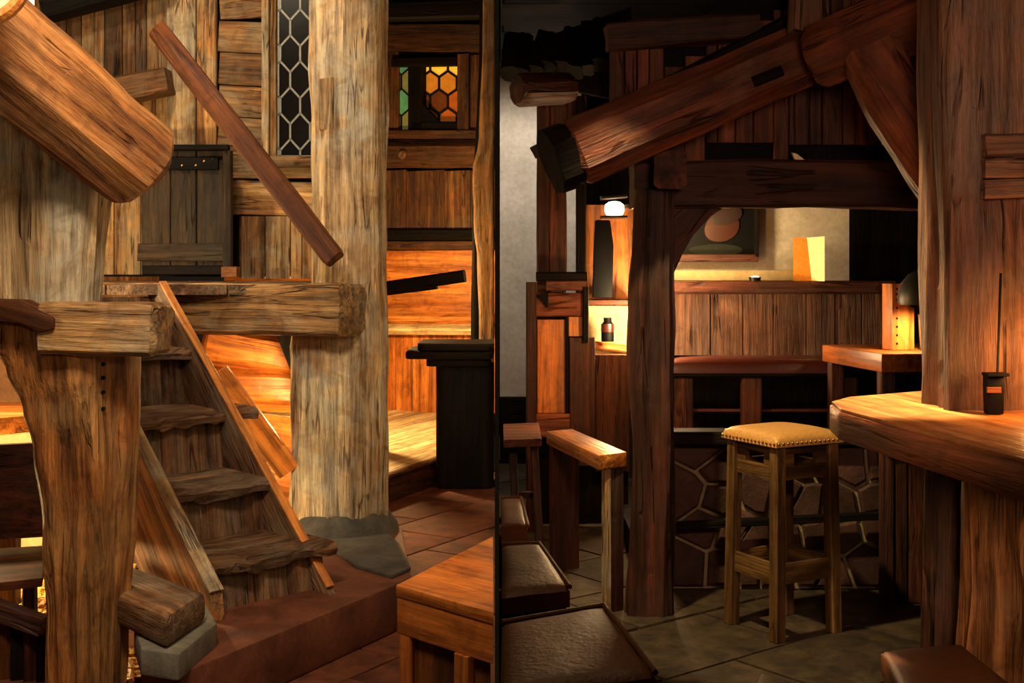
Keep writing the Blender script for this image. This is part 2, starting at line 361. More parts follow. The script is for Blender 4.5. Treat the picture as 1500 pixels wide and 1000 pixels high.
def hexwin(par, M, x0, y0, x1, y1, hw, hv, sl, pick, leadmat, lw=.008, dx=0, dy=0):
    """hexagon panes (width hw, upright hv, slant sl in picture units of that wall) with one lead lattice"""
    row, pitch, segs = 0, hv+sl, {}
    y = y0-pitch*2+dy
    while y < y1+pitch:
        x = x0-hw*2+dx+(hw/2 if row % 2 else 0)
        while x < x1+hw:
            h = [(x, y-hv/2-sl), (x+hw/2, y-hv/2), (x+hw/2, y+hv/2), (x, y+hv/2+sl), (x-hw/2, y+hv/2), (x-hw/2, y-hv/2)]
            c = cliprect(h, x0, y0, x1, y1)
            if len(c) >= 3 and area2(c) > 12:
                s = shrink(c, .8)
                prism('pane', [M(px, py, 0) for px, py in s], M(0, 0, .006)-M(0, 0, 0), pick(x, y, row), par)
                for i, p in enumerate(c):
                    q = c[(i+1) % len(c)]; k = tuple(sorted(((round(p[0], 1), round(p[1], 1)), (round(q[0], 1), round(q[1], 1)))))
                    segs[k] = 1
            x += hw
        y += pitch; row += 1
    bm = bmesh.new(); nn = (M(0, 0, 1)-M(0, 0, 0)).normalized(); o = M((x0+x1)/2, (y0+y1)/2)
    for (a, b) in segs:
        if abs(a[0]-b[0])+abs(a[1]-b[1]) < .5: continue
        pa, pb = M(a[0], a[1], .003)-o, M(b[0], b[1], .003)-o; d = (pb-pa).normalized(); s = d.cross(nn)*lw/2; e = nn*lw*.6
        vs = [bm.verts.new(p) for p in (pa-s-e, pa+s-e, pa+s+e, pa-s+e, pb-s-e, pb+s-e, pb+s+e, pb-s+e)]
        for f in ((0, 1, 2, 3), (7, 6, 5, 4), (0, 4, 5, 1), (1, 5, 6, 2), (2, 6, 7, 3), (3, 7, 4, 0)): bm.faces.new([vs[i] for i in f])
    bmesh.ops.recalc_face_normals(bm, faces=bm.faces)
    me = bpy.data.meshes.new('mesh'); bm.to_mesh(me); bm.free()
    return link('lead_lattice', me, Matrix.Translation(o), par, leadmat)
PK = -22.0/F                                                        # the partition stands in the plane x = PK*y
def partx(y): return PK*y
def tiles(par, area, rot, size, z, th, mat, name='tile', gap=.012, off=(0, 0), stag=True, jit=.012):
    c, s = math.cos(rot), math.sin(rot); sx, sy = size
    R = range(-14, 15)
    for i in R:
        for j in R:
            ox = (sx*.5 if stag and j % 2 else 0)+off[0]; j0 = random.uniform(-jit, jit)
            q = [(i*sx+ox+gap/2, j*sy+gap/2+off[1]), ((i+1)*sx+ox-gap/2, j*sy+gap/2+off[1]), ((i+1)*sx+ox-gap/2, (j+1)*sy-gap/2+off[1]), (i*sx+ox+gap/2, (j+1)*sy-gap/2+off[1])]
            q = [(c*x-s*y+area['o'][0], s*x+c*y+area['o'][1]) for x, y in q]
            for h in area['h']:
                q = clip(q, *h)
                if len(q) < 3: break
            if len(q) < 3 or area2(q) < .004: continue
            hz = z+random.uniform(-.003, .003)
            prism(name, [(x, y, hz-th) for x, y in q], (0, 0, th), mat, par, (c, s, 0), .004)
# half planes nx*x+ny*y<=c
LEFT_H = [(1, -PK, -.006), (-1, 0, 3.3), (0, -1, -2.4), (0, 1, 9.6)]
RIGHT_H = [(-1, PK, -.006), (1, 0, 3.2), (0, -1, -2.4), (0, 1, 8.6)]

# ================================================================== SETTING
FZ = -.2
fl = thing('floor', None, None, (-1.5, 6, FZ)); tag(fl, 'red-brown stone slab floor of the stair room', None, None, 'structure')
b_ = [(-3.3, 2.4), (partx(2.4), 2.4), (partx(9.6), 9.6), (-3.3, 9.6)]
prism('floor_bed', [(x, y, FZ-.06) for x, y in b_], (0, 0, .05), S_JOINT, fl, (1, 0, 0))
tiles(fl, {'o': (-.9, 7.0), 'h': LEFT_H}, math.radians(58), (.62, .5), FZ, .02, S_RED, gap=.012)
fr = thing('floor_tavern', None, None, (1.5, 6, 0)); tag(fr, 'grey-brown flagstone floor of the tavern room', None, None, 'structure')
b_ = [(partx(2.4), 2.4), (3.2, 2.4), (3.2, 8.6), (partx(8.6), 8.6)]
prism('floor_bed', [(x, y, -.06) for x, y in b_], (0, 0, .05), S_JOINT, fr, (1, 0, 0))
tiles(fr, {'o': (1.0, 5.0), 'h': RIGHT_H}, math.radians(38), (.66, .46), 0, .02, S_FLAG, 'flagstone')
# partition between the two rooms: thin boarded screen, limewashed
pt = prism('wall_partition', [(partx(2.3)-.004, 2.3, -.26), (partx(2.3)+.004, 2.3, -.26), (partx(11.6)+.014, 11.6, -.26), (partx(11.6)-.014, 11.6, -.26)], (0, 0, 3.96), S_PLAST, None, (0, 0, 1))
tag(pt, 'thin limewashed partition between the stair room and the tavern', None, None, 'structure')
# ceilings
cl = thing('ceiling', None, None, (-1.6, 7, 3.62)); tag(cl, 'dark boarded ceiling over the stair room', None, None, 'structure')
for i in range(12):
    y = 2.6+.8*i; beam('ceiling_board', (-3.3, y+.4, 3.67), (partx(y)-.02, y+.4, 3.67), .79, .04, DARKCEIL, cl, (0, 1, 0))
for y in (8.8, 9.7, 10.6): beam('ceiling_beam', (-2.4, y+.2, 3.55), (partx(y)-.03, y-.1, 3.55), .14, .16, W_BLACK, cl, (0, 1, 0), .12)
cr_ = thing('ceiling_tavern', None, None, (1.6, 6, 2.75)); tag(cr_, 'black boarded ceiling of the tavern', None, None, 'structure')
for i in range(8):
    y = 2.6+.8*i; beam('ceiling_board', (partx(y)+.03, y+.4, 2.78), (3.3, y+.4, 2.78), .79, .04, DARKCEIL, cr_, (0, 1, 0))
# ---- landing wall of the stair room (boards one by one)
wl = thing('wall_landing', None, None, P(250, 405, 7.7)); tag(wl, 'wall of mixed vertical and horizontal boards behind the stair landing', None, None, 'structure')
MB = flatM(7.7)
prism('backing', [P(-160, 405, 7.76), P(555, 405, 7.76), P(555, -160, 7.76), P(-160, -160, 7.76)], (0, .04, 0), W_BLACK, wl, (0, 0, 1))
xs = [-160, -120, -84, -50, -20, 8, 30]
for a, b in zip(xs, xs[1:]): plank(wl, MB, a, b, -150, 400, W_WALLD)
for a, b, m in ((48, 76, W_WALLD), (76, 98, W_WALLD), (98, 120, W_WALLD), (120, 139, W_WALL), (139, 154, W_WALL), (154, 180, W_WALLD), (180, 199, W_WALL), (199, 215, W_WALLD), (215, 247, W_WALL)):
    plank(wl, MB, a, b, -150, 118 if a >= 139 else 400, m)
for a, b, m in ((139, 168, W_WALL), (168, 207, W_WALL), (207, 228, W_WALL), (228, 248, W_WALL)): plank(wl, MB, a, b, 140, 402, m)
plank(wl, MB, 247, 290, -150, 400, W_TAN, 'v', .07, .03); plank(wl, MB, 290, 319, -150, 400, W_WALL, 'v', .05, .02)
ys = [-150, -95, -48, 30, 76, 124, 170, 214, 262, 314]
for a, b in zip(ys, ys[1:]): plank(wl, MB, 321, 386 if b < 240 else 470, a, b, W_WALL, 'h', .03, None, 'plank', .006, .12, .004, random.uniform(-6, 6))
for a, b, m in ((352, 390, W_WALL), (390, 427, W_TAN), (427, 444, W_WALL), (444, 470, W_WALL)): plank(wl, MB, a, b, 317, 408, m, 'v', .04, .02)
for a, b in ((470, 512), (512, 555)): plank(wl, MB, a, b, -150, 408, W_WALL)
# leaded window in the landing wall
wn = thing('window_1', None, None, P(435, 240, 7.66)); tag(wn, 'tall narrow window of hexagonal leaded panes beside the column', None, None, 'structure')
M1 = flatM(7.64)
hexwin(wn, M1, 408, -120, 500, 229, 29, 22, 16, lambda x, y, r: GLASSD, LEAD, .012, 3, 9)
plank(wn, M1, 386, 397, -120, 240, W_TAN, 'v', .09, .03, 'window_jamb'); plank(wn, M1, 397, 407, -120, 232, W_BEAMG, 'v', .06, .01, 'window_stop')
plank(wn, M1, 385, 500, 230, 246, W_BEAMG, 'h', .12, .05, 'window_sill')
plank(wn, M1, 500, 512, -120, 240, W_TAN, 'v', .09, .03, 'window_jamb')
# dark slanting ledge beam and top beam on the boards
o = beam('ledge_beam', P(150, 138, 7.5), P(249, 119, 7.5), .15, .2, W_WALLD, None, (0, 0, 1), .1, .008, None, 2)
tag(o, 'short dark ledge beam across the plank wall above the small door', 'beam')
o = beam('wall_plate_beam', P(68, 14, 7.45), P(250, -34, 7.45), .13, .2, W_BLACK, None, (0, 0, 1), .1, .008, None, 2)
tag(o, 'dark sloping beam at the top of the plank wall', 'beam')
# small plank door
dr = thing('door_1', None, None, P(272, 405, 7.4)); tag(dr, 'small dark plank door with studded top rail on the landing', None, None, 'structure')
MD = flatM(7.45)
for a, b in ((208, 251), (251, 289), (289, 336)): plank(dr, MD, a, b, 216, 400, W_DOOR, 'v', .04, None, 'board', .006)
o1 = plank(dr, MD, 214, 322, 231, 250, W_BLACK, 'h', .03, .035, 'top_rail')
for x, y in ((231, 243), (243, 234), (270, 243), (290, 243), (315, 234), (222, 236), (302, 237)):
    lathe('nail', MD(x, y, .05), [(.008, 0), (.006, .006), (.001, .008)], METAL if x % 2 else BRASS, o1, 8, 40, (0, -1, 0), True)
plank(dr, MD, 205, 338, 213, 222, W_BLACK, 'h', .07, .05, 'head_rail')
plank(dr, MD, 206, 334, 357, 383, W_DOOR, 'h', .035, .04, 'bottom_rail', .0, .12, .004)
plank(dr, MD, 212, 336, 388, 403, W_BLACK, 'h', .05, .03, 'kick_board')
plank(dr, MD, 329, 342, 222, 404, W_DOOR, 'v', .07, .03, 'door_post'); plank(dr, MD, 330, 352, 390, 406, W_HONEY, 'h', .09, .06, 'foot_block')

# ---- far wall of the stair room
wf = thing('wall_back', None, None, farM(640, 600)); tag(wf, 'panelled far wall of the stair room with moulded ledge', None, None, 'structure')
prism('backing', [farM(330, 640, -.08), farM(727, 640, -.08), farM(727, -60, -.08), farM(330, -60, -.08)], (0, .05, 0), W_BLACK, wf, (0, 0, 1))
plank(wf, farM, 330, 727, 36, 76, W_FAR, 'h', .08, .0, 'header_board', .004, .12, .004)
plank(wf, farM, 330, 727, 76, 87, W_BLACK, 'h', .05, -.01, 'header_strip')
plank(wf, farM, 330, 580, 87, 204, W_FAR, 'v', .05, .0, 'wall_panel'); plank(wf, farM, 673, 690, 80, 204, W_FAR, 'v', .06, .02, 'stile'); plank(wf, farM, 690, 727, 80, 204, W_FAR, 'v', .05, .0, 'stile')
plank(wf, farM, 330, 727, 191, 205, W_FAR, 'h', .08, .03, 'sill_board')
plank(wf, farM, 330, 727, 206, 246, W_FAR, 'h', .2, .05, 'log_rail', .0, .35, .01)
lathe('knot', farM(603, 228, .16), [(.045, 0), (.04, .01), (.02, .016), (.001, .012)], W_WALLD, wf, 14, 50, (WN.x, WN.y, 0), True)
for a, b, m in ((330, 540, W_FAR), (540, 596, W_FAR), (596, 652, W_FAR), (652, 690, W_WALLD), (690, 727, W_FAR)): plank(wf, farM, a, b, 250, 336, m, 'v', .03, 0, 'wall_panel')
plank(wf, farM, 330, 727, 336, 352, W_BLACK, 'h', .09, .05, 'dark_rail'); plank(wf, farM, 330, 727, 353, 366, W_FAR, 'h', .05, .03, 'rail')
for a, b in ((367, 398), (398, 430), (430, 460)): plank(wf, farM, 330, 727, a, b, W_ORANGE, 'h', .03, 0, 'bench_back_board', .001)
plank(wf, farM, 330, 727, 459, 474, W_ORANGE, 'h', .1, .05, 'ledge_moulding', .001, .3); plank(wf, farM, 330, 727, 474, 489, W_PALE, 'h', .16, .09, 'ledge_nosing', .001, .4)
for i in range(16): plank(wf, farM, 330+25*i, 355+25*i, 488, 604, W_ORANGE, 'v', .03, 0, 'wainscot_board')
# small stained window in it
w2 = thing('window_2', None, None, farM(626, 190, -.1)); tag(w2, 'small deep-set window with amber and green hexagonal panes', None, None, 'structure')
def MR(px, py, off=0.): return farM(px, py, off-.05)
hexwin(w2, MR, 610, 88, 672, 191, 26, 18, 9, lambda x, y, r: AMB[(3 if r % 5 == 2 else (0 if y < 130 else 1) if x > 640 or y < 135 else 2)], LEADD, .022, 4, 6)
hexwin(w2, lambda a, b, off=0.: MR(a, b, off+.04), 580, 88, 601, 191, 22, 20, 10, lambda x, y, r: GRN[(r*2+int(x)) % 4], LEADD, .016, 8, 2)
plank(w2, farM, 600, 622, 88, 191, W_BLACK, 'v', .08, .0, 'mullion'); plank(w2, farM, 579, 673, 86, 99, W_BLACK, 'h', .09, .02, 'window_head', .0, .1, 0, -2)
plank(w2, farM, 606, 673, 178, 192, W_BLACK, 'h', .08, .0, 'window_foot')
prism('corner_fill', [farM(620, 150, .0), farM(646, 179, .0), farM(620, 179, .0)], (WN.x*.04, WN.y*.04, 0), W_BLACK, w2, (1, 0, 0))
# lit raised podium
pd = thing('floor_podium', None, None, (-.8, 9.2, -.2)); tag(pd, 'raised wooden podium floor glowing under the far room lamp', None, None, 'structure')
pp = [(-2.2, 7.3), (-1.1, 7.36), (-.534, 8.74), (-.28, 9.3), (-.2, 11.2), (-1.2, 11.75), (-2.4, 12.3)]
prism('podium_floor', [(x, y, -.04) for x, y in pp], (0, 0, .04), W_PALE, pd, (.38, .92, 0))
beam('podium_riser', (-1.1, 7.38, -.12), (-.3, 9.3, -.12), .155, .03, W_REDD, pd, (0, 0, 1)); beam('podium_nosing', (-1.1, 7.36, -.02), (-.3, 9.28, -.02), .035, .05, W_WALLD, pd, (0, 0, 1), .3)

# ---- right room walls
wr = thing('wall_right', None, None, (1.5, 8.5, 0)); tag(wr, 'white plastered back wall of the tavern above a dark skirting', None, None, 'structure')
prism('plaster', [(partx(8.5)+.02, 8.5, .45), (3.2, 8.5, .45), (3.2, 8.5, 2.76), (partx(8.5)+.02, 8.5, 2.76)], (0, .08, 0), S_PLAST, wr, (1, 0, 0))
sk = prism('baseboard_back', [(partx(8.4)+.02, 8.42, 0), (3.2, 8.42, 0), (3.2, 8.42, .45), (partx(8.4)+.02, 8.42, .45)], (0, .1, 0), W_BLACK, None, (1, 0, 0))
tag(sk, 'dark tall skirting board below the white plaster', None, None, 'structure')

# ================================================================== STAIR ROOM, TIMBER
PLZ = .0
# stone plinth under the stair
pl = thing('stone_plinth', 'red stone plinth under the stair and round column', 'plinth', (-1.1, 5.3, FZ))
poly = [(-.5, 5.2), (-.44, 5.36), (-.56, 6.3), (-.75, 6.75), (-1.9, 6.7), (-1.75, 5.9), (-1.3, 4.9), (-1.27, 4.2), (-1.1, 4.08)]
prism('plinth_block', [(x, y, FZ) for x, y in poly], (0, 0, .2+PLZ), S_PLINTH, pl, (1, 0, 0), .012)
prism('plinth_footing', [PZ(196, 918, .083), PZ(206, 950, .083), PZ(262, 958, .083), PZ(318, 912, .083), PZ(300, 880, .083)], (0, 0, -.09), S_GREY, pl, (1, 0, 0), .012)
prism('cement_apron', [PZ(470, 796, .0), PZ(520, 832, .0), PZ(574, 848, .0), PZ(602, 836, .0), PZ(585, 800, .0), PZ(560, 778, .0)], (0, 0, .018), S_SKIRT, pl, (1, 0, 0), .006)
CX, CY = P(497, 400, 6.32).x, 6.32
lathe('column_skirt', (CX, CY, PLZ), [(.02, -.01), (.31, -.01), (.30, .03), (.265, .075), (.245, .11), (.2, .11)], S_SKIRT, pl, 28)
# round column
o = loft('round_column', 6.32, [(790, 426, 566), (640, 428, 566), (500, 428, 566), (470, 440, 566), (420, 458, 566), (200, 461, 566), (-210, 463, 567)], W_TAN, None, .95, 40, 2.6, .012, .03, 60)
tag(o, 'thick pale weathered tree-trunk column standing beside the stair', 'column')
beam('patch', P(484, 190, 6.19), P(484, 116, 6.19), .085, .09, W_BEAMG, o, (1, -.5, 0), .08, .003, 6, 2)
# landing: beams and floor boards
e_ = V((1, -.34, 0)).normalized()
pb1 = P(500, 455, 5.88); pb0 = pb1-e_*1.75; back = V((e_.y*-1, e_.x, 0)); 
o = beam('landing_beam', pb0+back*.14, pb1+back*.14, .25, .28, W_BEAMG, None, (0, 0, 1), .08, .012, None, 4, 1, 0, .015)
tag(o, 'heavy grey-brown beam along the landing edge passing in front of the column', 'beam')
ld = thing('landing_floor', 'rough dark floor boards of the stair landing', 'platform', (-1.7, 6.9, 1.2))
for i in range(7): beam('floor_board', (-2.75+.3*i, 6.05 if i < 6 else 6.62, 1.235), (-2.75+.3*i, 7.68, 1.235), .29, .05, W_TREAD, ld, (1, 0, 0), .1)
beam('joist', (-2.9, 6.9, 1.15), (-.95, 6.9, 1.15), .12, .12, W_BLACK, ld, (0, 0, 1)); beam('joist', (-2.9, 7.55, 1.15), (-.95, 7.55, 1.15), .12, .12, W_BLACK, ld, (0, 0, 1))
# front post: trunk with a fork, upper post, short beam, wedge
o = loft('forked_post', 4.35, [(1075, 84, 174), (900, 78, 178), (780, 71, 190), (650, 60, 196), (590, 45, 195), (540, 26, 194), (480, 0, 190), (446, -18, 186)], W_POST, None, 1.0, 36, 3.2, .012, .03, 44)
tag(o, 'amber forked trunk post at the foot of the stair', 'post')
for y in (533, 553, 574, 598): lathe('nail_hole', P(152, y, 4.205), [(.001, 0), (.007, 0), (.007, .012), (.001, .013)], BLACK, o, 8, 40, (0, -1, 0), True)
o = loft('upper_post', 4.35, [(447, -24, 139), (380, -22, 142), (240, -20, 148), (190, -20, 150), (150, -20, 150)], W_TAN, None, .8, 36, 4.5, .012, .035, 24)
tag(o, 'pale weathered upper post carrying the diagonal beam', 'post')
o = beam('stub_beam', P(70, 478, 4.2), P(241, 482, 4.2), .175, .24, W_BEAMG, None, (0, 0, 1), .1, .012, None, 4, 1, 0, .015)
tag(o, 'short squared stub beam jutting right from the forked post', 'beam')
o = prism('wooden_wedge', [P(-30, 438, 4.06), P(26, 440, 4.06), P(79, 466, 4.06), P(78, 482, 4.06), P(56, 487, 4.06), P(30, 474, 4.06), P(-30, 466, 4.06)], (0, .12, 0), W_RAIL, None, (1, 0, -.3), .006)
tag(o, 'dark splintered wedge driven into the post joint', 'wedge')
da, db_ = P(-190, -84, 3.5), P(210, 246, 4.3); rs_ = Matrix.Rotation(math.radians(24), 3, (db_-da).normalized()) @ V((.3, -.55, 1))
o = beam('diagonal_beam', da, db_, .335, .335, W_HONEY, None, rs_, .3, .011, 18, 4, .9, 0, .03, 24)
tag(o, 'big hewn octagonal beam slanting down onto the upper post', 'beam')
# handrail
o = beam('handrail', P(231, 44, 6.3), P(491, 380, 5.75), .105, .075, W_RAIL, None, (1, 0, .7), .16, .004, 14, 2, 1, 0, .02)
tag(o, 'dark red-brown wooden handrail slanting down to the column', 'handrail')
# ------------- stair
ST = thing('wooden_stair', 'steep worn wooden stair with four sagging treads', 'stair', (-.95, 4.95, PLZ))
A0 = V((-1.15, 4.72, 0)); E = V((.711, .703, 0)); U = V((-.703, .711, 0)); WID = .612
def S(a, s, z): return A0+E*a+U*s+V((0, 0, z+PLZ))
for a0, off, m, m2, th in ((-.03, .05, W_POST, W_TAN, .055), (WID-.1, -.03, W_TREAD, W_ORANGE, .035)):
    pts = [S(a0, -.05, .0), S(a0, -.03, .05+off), S(a0, 1.34, 1.27+off*.3), S(a0, 1.5, 1.22), S(a0, 1.5, .98), S(a0, .42, .0)]
    sg_ = prism('stringer', pts, E*th, m, ST, U+V((0, 0, 1)), .004)
    beam('stringer_edge', S(a0+th/2, -.036, .058+off), S(a0+th/2, 1.345, 1.283+off*.3), th+.004, .014, m2, sg_, E, .2, .002, 12, 2)  # added strips; the orange one paints lamplight on the right stringer's edge
def tread(s0, z, a0, a1, run, th, sag, seed):
    n, m = 14, 5; rows = []
    for i in range(n+1):
        a = a0+(a1-a0)*i/n; c = 4*(i/n)*(1-i/n); ns = nz(V((a*4, seed, 0)), 2); ring = []
        f = s0-.03+.06*ns+.03*c; sg = sag*c*(1+.6*nz(V((a*6, seed+9, 0)), 2))
        prof = [(f, z-th), (f-.008, z-th*.5), (f+.004, z-.012-sg*1.2), (f+.03, z-sg*.9), (f+.12, z-sg*.35), (s0+run, z), (s0+run, z-th)]
        for s, zz in prof: ring.append(S(a, s+.006*nz(V((a*9, s*9, seed)), 1), zz+.006*nz(V((a*7, s*7, seed+3)), 2)))
        rows.append(ring)
    M = frame(E, (0, 0, 1)); M.translation = S(a0, s0, z); I = M.inverted()
    return link('tread', sweep([[I @ p for p in r] for r in rows]), M, ST, W_TREAD, 60)
STEPS = [(.05, .2, .02, WID-.02, .38), (.40, .43, -.01, WID-.095, .36), (.74, .70, -.06, WID+.05, .36), (1.08, .965, -.02, WID-.095, .36)]
for i, (s0, z, a0, a1, run) in enumerate(STEPS):
    tread(s0, z, a0, a1, run, .055, .05 if i < 3 else .02, i*5.3)
    z0 = STEPS[i-1][1] if i else 0
    k = 3
    for j in range(k):
        aa = .022+(WID-.045)*(j+.5)/k
        beam('riser_board', S(aa, s0+.03+random.uniform(0, .008), z0-.01), S(aa, s0+.03+random.uniform(0, .008)+.03, z-.045), (WID-.05)/k-.004, .02, W_TREAD, ST, E, .1)
for j in range(3): beam('riser_board', S(.022+(WID-.045)*(j+.5)/3, 1.42, .94), S(.022+(WID-.045)*(j+.5)/3, 1.45, 1.2), (WID-.05)/3-.004, .02, W_TREAD, ST, E, .1)
# brace behind the stringer
o = beam('stair_brace', P(318, 545, 6.0), P(424, 690, 6.15), .115, .035, W_ORANGE, None, (1, 0, .7), .1, .003, None, 2)
tag(o, 'bright orange board bracing the stair from behind', 'brace')
# chunky block at the stair foot
q = [PZ(122, 852, .19), PZ(186, 826, .19), PZ(302, 868, .19), PZ(243, 906, .19)]
blk = prism('timber_block', [(v.x, v.y, .085) for v in q], (0, 0, .11), W_TREAD, None, q[3]-q[0], .03)
tag(blk, 'worn rounded timber block at the foot of the forked post', 'block')
# glowing log wall below the landing
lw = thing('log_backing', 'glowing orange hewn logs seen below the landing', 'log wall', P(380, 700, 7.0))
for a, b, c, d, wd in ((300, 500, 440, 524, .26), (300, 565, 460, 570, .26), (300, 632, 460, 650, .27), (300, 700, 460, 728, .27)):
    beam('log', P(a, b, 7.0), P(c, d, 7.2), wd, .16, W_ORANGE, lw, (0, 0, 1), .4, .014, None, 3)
prism('black_triangle', [P(404, 488, 6.9), P(440, 488, 6.9), P(440, 580, 6.9)], (0, .06, 0), W_BLACK, lw, (0, 0, 1))  # flat black triangle at the right of the logs

# ---- far room furniture
tb = thing('pedestal_counter', 'black round-edged pedestal counter standing by the far bench', 'counter', (-.36, 8.8, FZ))
c1, zt = P(662, 505, 8.6), CH-112/F*8.6
def rrect(x0, x1, y0, y1, z, r=.05):
    out = []
    for cx, cy, a in ((x1-r, y0+r, -90), (x1-r, y1-r, 0), (x0+r, y1-r, 90), (x0+r, y0+r, 180)):
        out += [(cx+r*math.cos(math.radians(a+k*30)), cy+r*math.sin(math.radians(a+k*30)), z) for k in range(4)]
    return out
x0, x1 = P(598, 0, 8.5).x, P(725, 0, 8.7).x-.008
prism('counter_top', rrect(x0+.06, x1, 8.5, 9.05, zt-.05), (0, 0, .05), W_BLACK, tb, (1, 0, 0), .008)
prism('counter_moulding', rrect(x0-.02, x1, 8.46, 9.1, zt-.105), (0, 0, .05), W_BLACK, tb, (1, 0, 0), .012)
prism('counter_apron', rrect(x0+.12, x1-.02, 8.52, 9.04, zt-.16), (0, 0, .055), W_BLACK, tb, (1, 0, 0), .006)
prism('pedestal', rrect(P(638, 0, 8.56).x, x1-.004, 8.56, 9.0, FZ), (0, 0, zt-.16-FZ), W_BLACK, tb, (0, 0, 1), .01)
ar = thing('bench_arm', 'dark bench armrest reaching out from behind the column', 'armrest', P(548, 600, 9.0))
beam('arm', P(545, 424, 9.0), P(681, 404, 8.9), .09, .1, W_BLACK, ar, (0, 0, 1), .2); beam('arm_bracket', P(545, 432, 9.0), P(640, 420, 8.93), .035, .07, W_BLACK, ar, (0, 0, 1), .1)
beam('arm_post', P(548, 430, 9.0), V((P(548, 430, 9).x, 9.0, 0)), .1, .1, W_BLACK, ar, (1, 0, 0), .1)
o = loft('room_post', 9.35, [(688, 703, 724), (470, 702, 724), (380, 699, 724), (330, 694, 724), (250, 692, 724), (205, 702, 724), (60, 707, 724), (-160, 710, 724)], W_BEAMG, None, 1, 18, 3.5, .004, .006, 40)
tag(o, 'slim bulging post standing against the partition in the stair room', 'post')
o = loft('dark_jamb', 9.6, [(680, 688, 703), (470, 690, 704), (330, 692, 704), (60, 702, 712), (-180, 702, 712)], W_BLACK, None, 1, 14, 3.5, .003, .005, 30)
tag(o, 'thin black jamb post behind the bulging post', 'post')

# ---- near low table against the partition
nt_ = thing('low_table', 'orange-topped low table with a thick apron nearest the camera in the stair room', 'table', (-.12, 3.35, FZ))
tp = [V((-.312, 3.30)), V((-.045, 3.035)), V((partx(3.9)-.012, 3.9))]
tp = [tp[0], tp[1], tp[2]]
def flat(pts, z): return [(p[0], p[1], z) for p in pts]
prism('table_top', flat(tp, .465), (0, 0, .03), W_TABLE, nt_, (.27, -.26, 0), .004)
ins = shrink([tuple(p) for p in tp], .006)
prism('apron', flat(ins, .365), (0, 0, .1), W_TABLE, nt_, (.27, -.26, 0), .003)
ins2 = shrink([tuple(p) for p in tp], .035)
prism('base_panel', flat(ins2, FZ+.01), (0, 0, .555), W_RAIL, nt_, (0, 0, 1), .003)
beam('leg', (-.27, 3.3, FZ+.0), (-.27, 3.3, .365), .05, .05, W_TABLE, nt_, (1, -1, 0)); beam('leg', (-.115, 3.13, FZ), (-.115, 3.13, .365), .05, .05, W_TABLE, nt_, (1, -1, 0))

# ---- far left table, bench, added straw
lt = thing('lit_table', 'bright lamp-lit table top at the far left edge', 'table', (-2.35, 5.7, FZ))
zt = .62
prism('table_top', [PZ(-190, 630, zt), PZ(62, 606, zt), (-2.05, 6.6, zt), (-3.1, 6.6, zt)], (0, 0, -.085), W_ORANGE, lt, (1, .1, 0), .008)
for x, y in ((-2.1, 6.4), (-2.95, 6.4), (-2.9, 5.35), (-2.25, 5.5)): beam('leg', (x, y, FZ), (x, y, zt-.085), .08, .08, W_REDD, lt, (1, 0, 0))
wb_ = prism('wall_left', [(-3.3, 6.75, FZ), (-1.98, 6.75, FZ), (-1.98, 6.75, 1.1), (-3.3, 6.75, 1.1)], (0, .05, 0), S_CREAM, None, (1, 0, 0))
tag(wb_, 'low cream wall glowing behind the lamp-lit table', None, None, 'structure')
bn = thing('slatted_bench', 'dark red bench with slatted front at the lower left', 'bench', (-2.0, 4.8, FZ))
zb = .17
tq = [PZ(-90, 862, zb), PZ(62, 846, zb), PZ(70, 798, zb), PZ(-90, 808, zb)]
prism('seat_board', tq, (0, 0, -.035), W_RAIL, bn, tq[1]-tq[0], .006)
a, b = P(-90, 862, 4.62), P(64, 917, 4.56)
beam('front_rail', a, b, .075, .05, W_REDD, bn, (0, 0, 1), .1)
for i in range(9):
    p = a.lerp(b, i/8.3)+V((.0, .03, 0)); beam('slat', V((p.x, p.y, FZ)), V((p.x, p.y, p.z-.02)), .045, .03, W_RAIL if i % 2 else W_BLACK, bn, (1, .3, 0))
for p in (tq[2], tq[3]): beam('leg', V((p.x-.06, p.y-.04, FZ)), V((p.x-.06, p.y-.04, zb-.03)), .05, .05, W_BLACK, bn, (1, 0, 0))
bq = [tq[3]+V((0, .02, .03)), tq[2]+V((0, .02, .03)), tq[2]+V((.0, .1, .42)), tq[3]+V((0, .1, .42))]
prism('bench_back', bq, (0, .04, 0), W_REDD, bn, (1, 0, 0), .005)
bm = bmesh.new(); rs = random.Random(5)
for i in range(1200):
    c = V((rs.uniform(-2.7, -1.9), rs.uniform(4.75, 6.2), FZ+rs.uniform(.005, .06))) if i < 1100 else V((rs.uniform(-1.52, -1.36), rs.uniform(4.56, 4.85), FZ+rs.uniform(.005, .05)))
    d = V((rs.uniform(-1, 1), rs.uniform(-1, 1), rs.uniform(-.35, .35))).normalized()*rs.uniform(.02, .06); s = d.cross(V((0, 0, 1))).normalized()*rs.uniform(.004, .014); u = V((0, 0, rs.uniform(.003, .008)))
    vs = [bm.verts.new(p-V((-1.9, 4.6, FZ))) for p in (c-d-s, c-d+s, c+d+s, c+d-s, c+u)]
    for f in ((0, 1, 4), (1, 2, 4), (2, 3, 4), (3, 0, 4), (3, 2, 1, 0)): bm.faces.new([vs[k] for k in f])
me = bpy.data.meshes.new('mesh'); bm.to_mesh(me); bm.free()
o = link('glint_shards', me, Matrix.Translation(V((-1.9, 4.6, FZ))), None, GLINT)  # shards added, their gold standing in for glints of the lit floor
tag(o, 'golden straw added for glints of the lit floor below the slatted bench', 'shards', None, 'stuff')
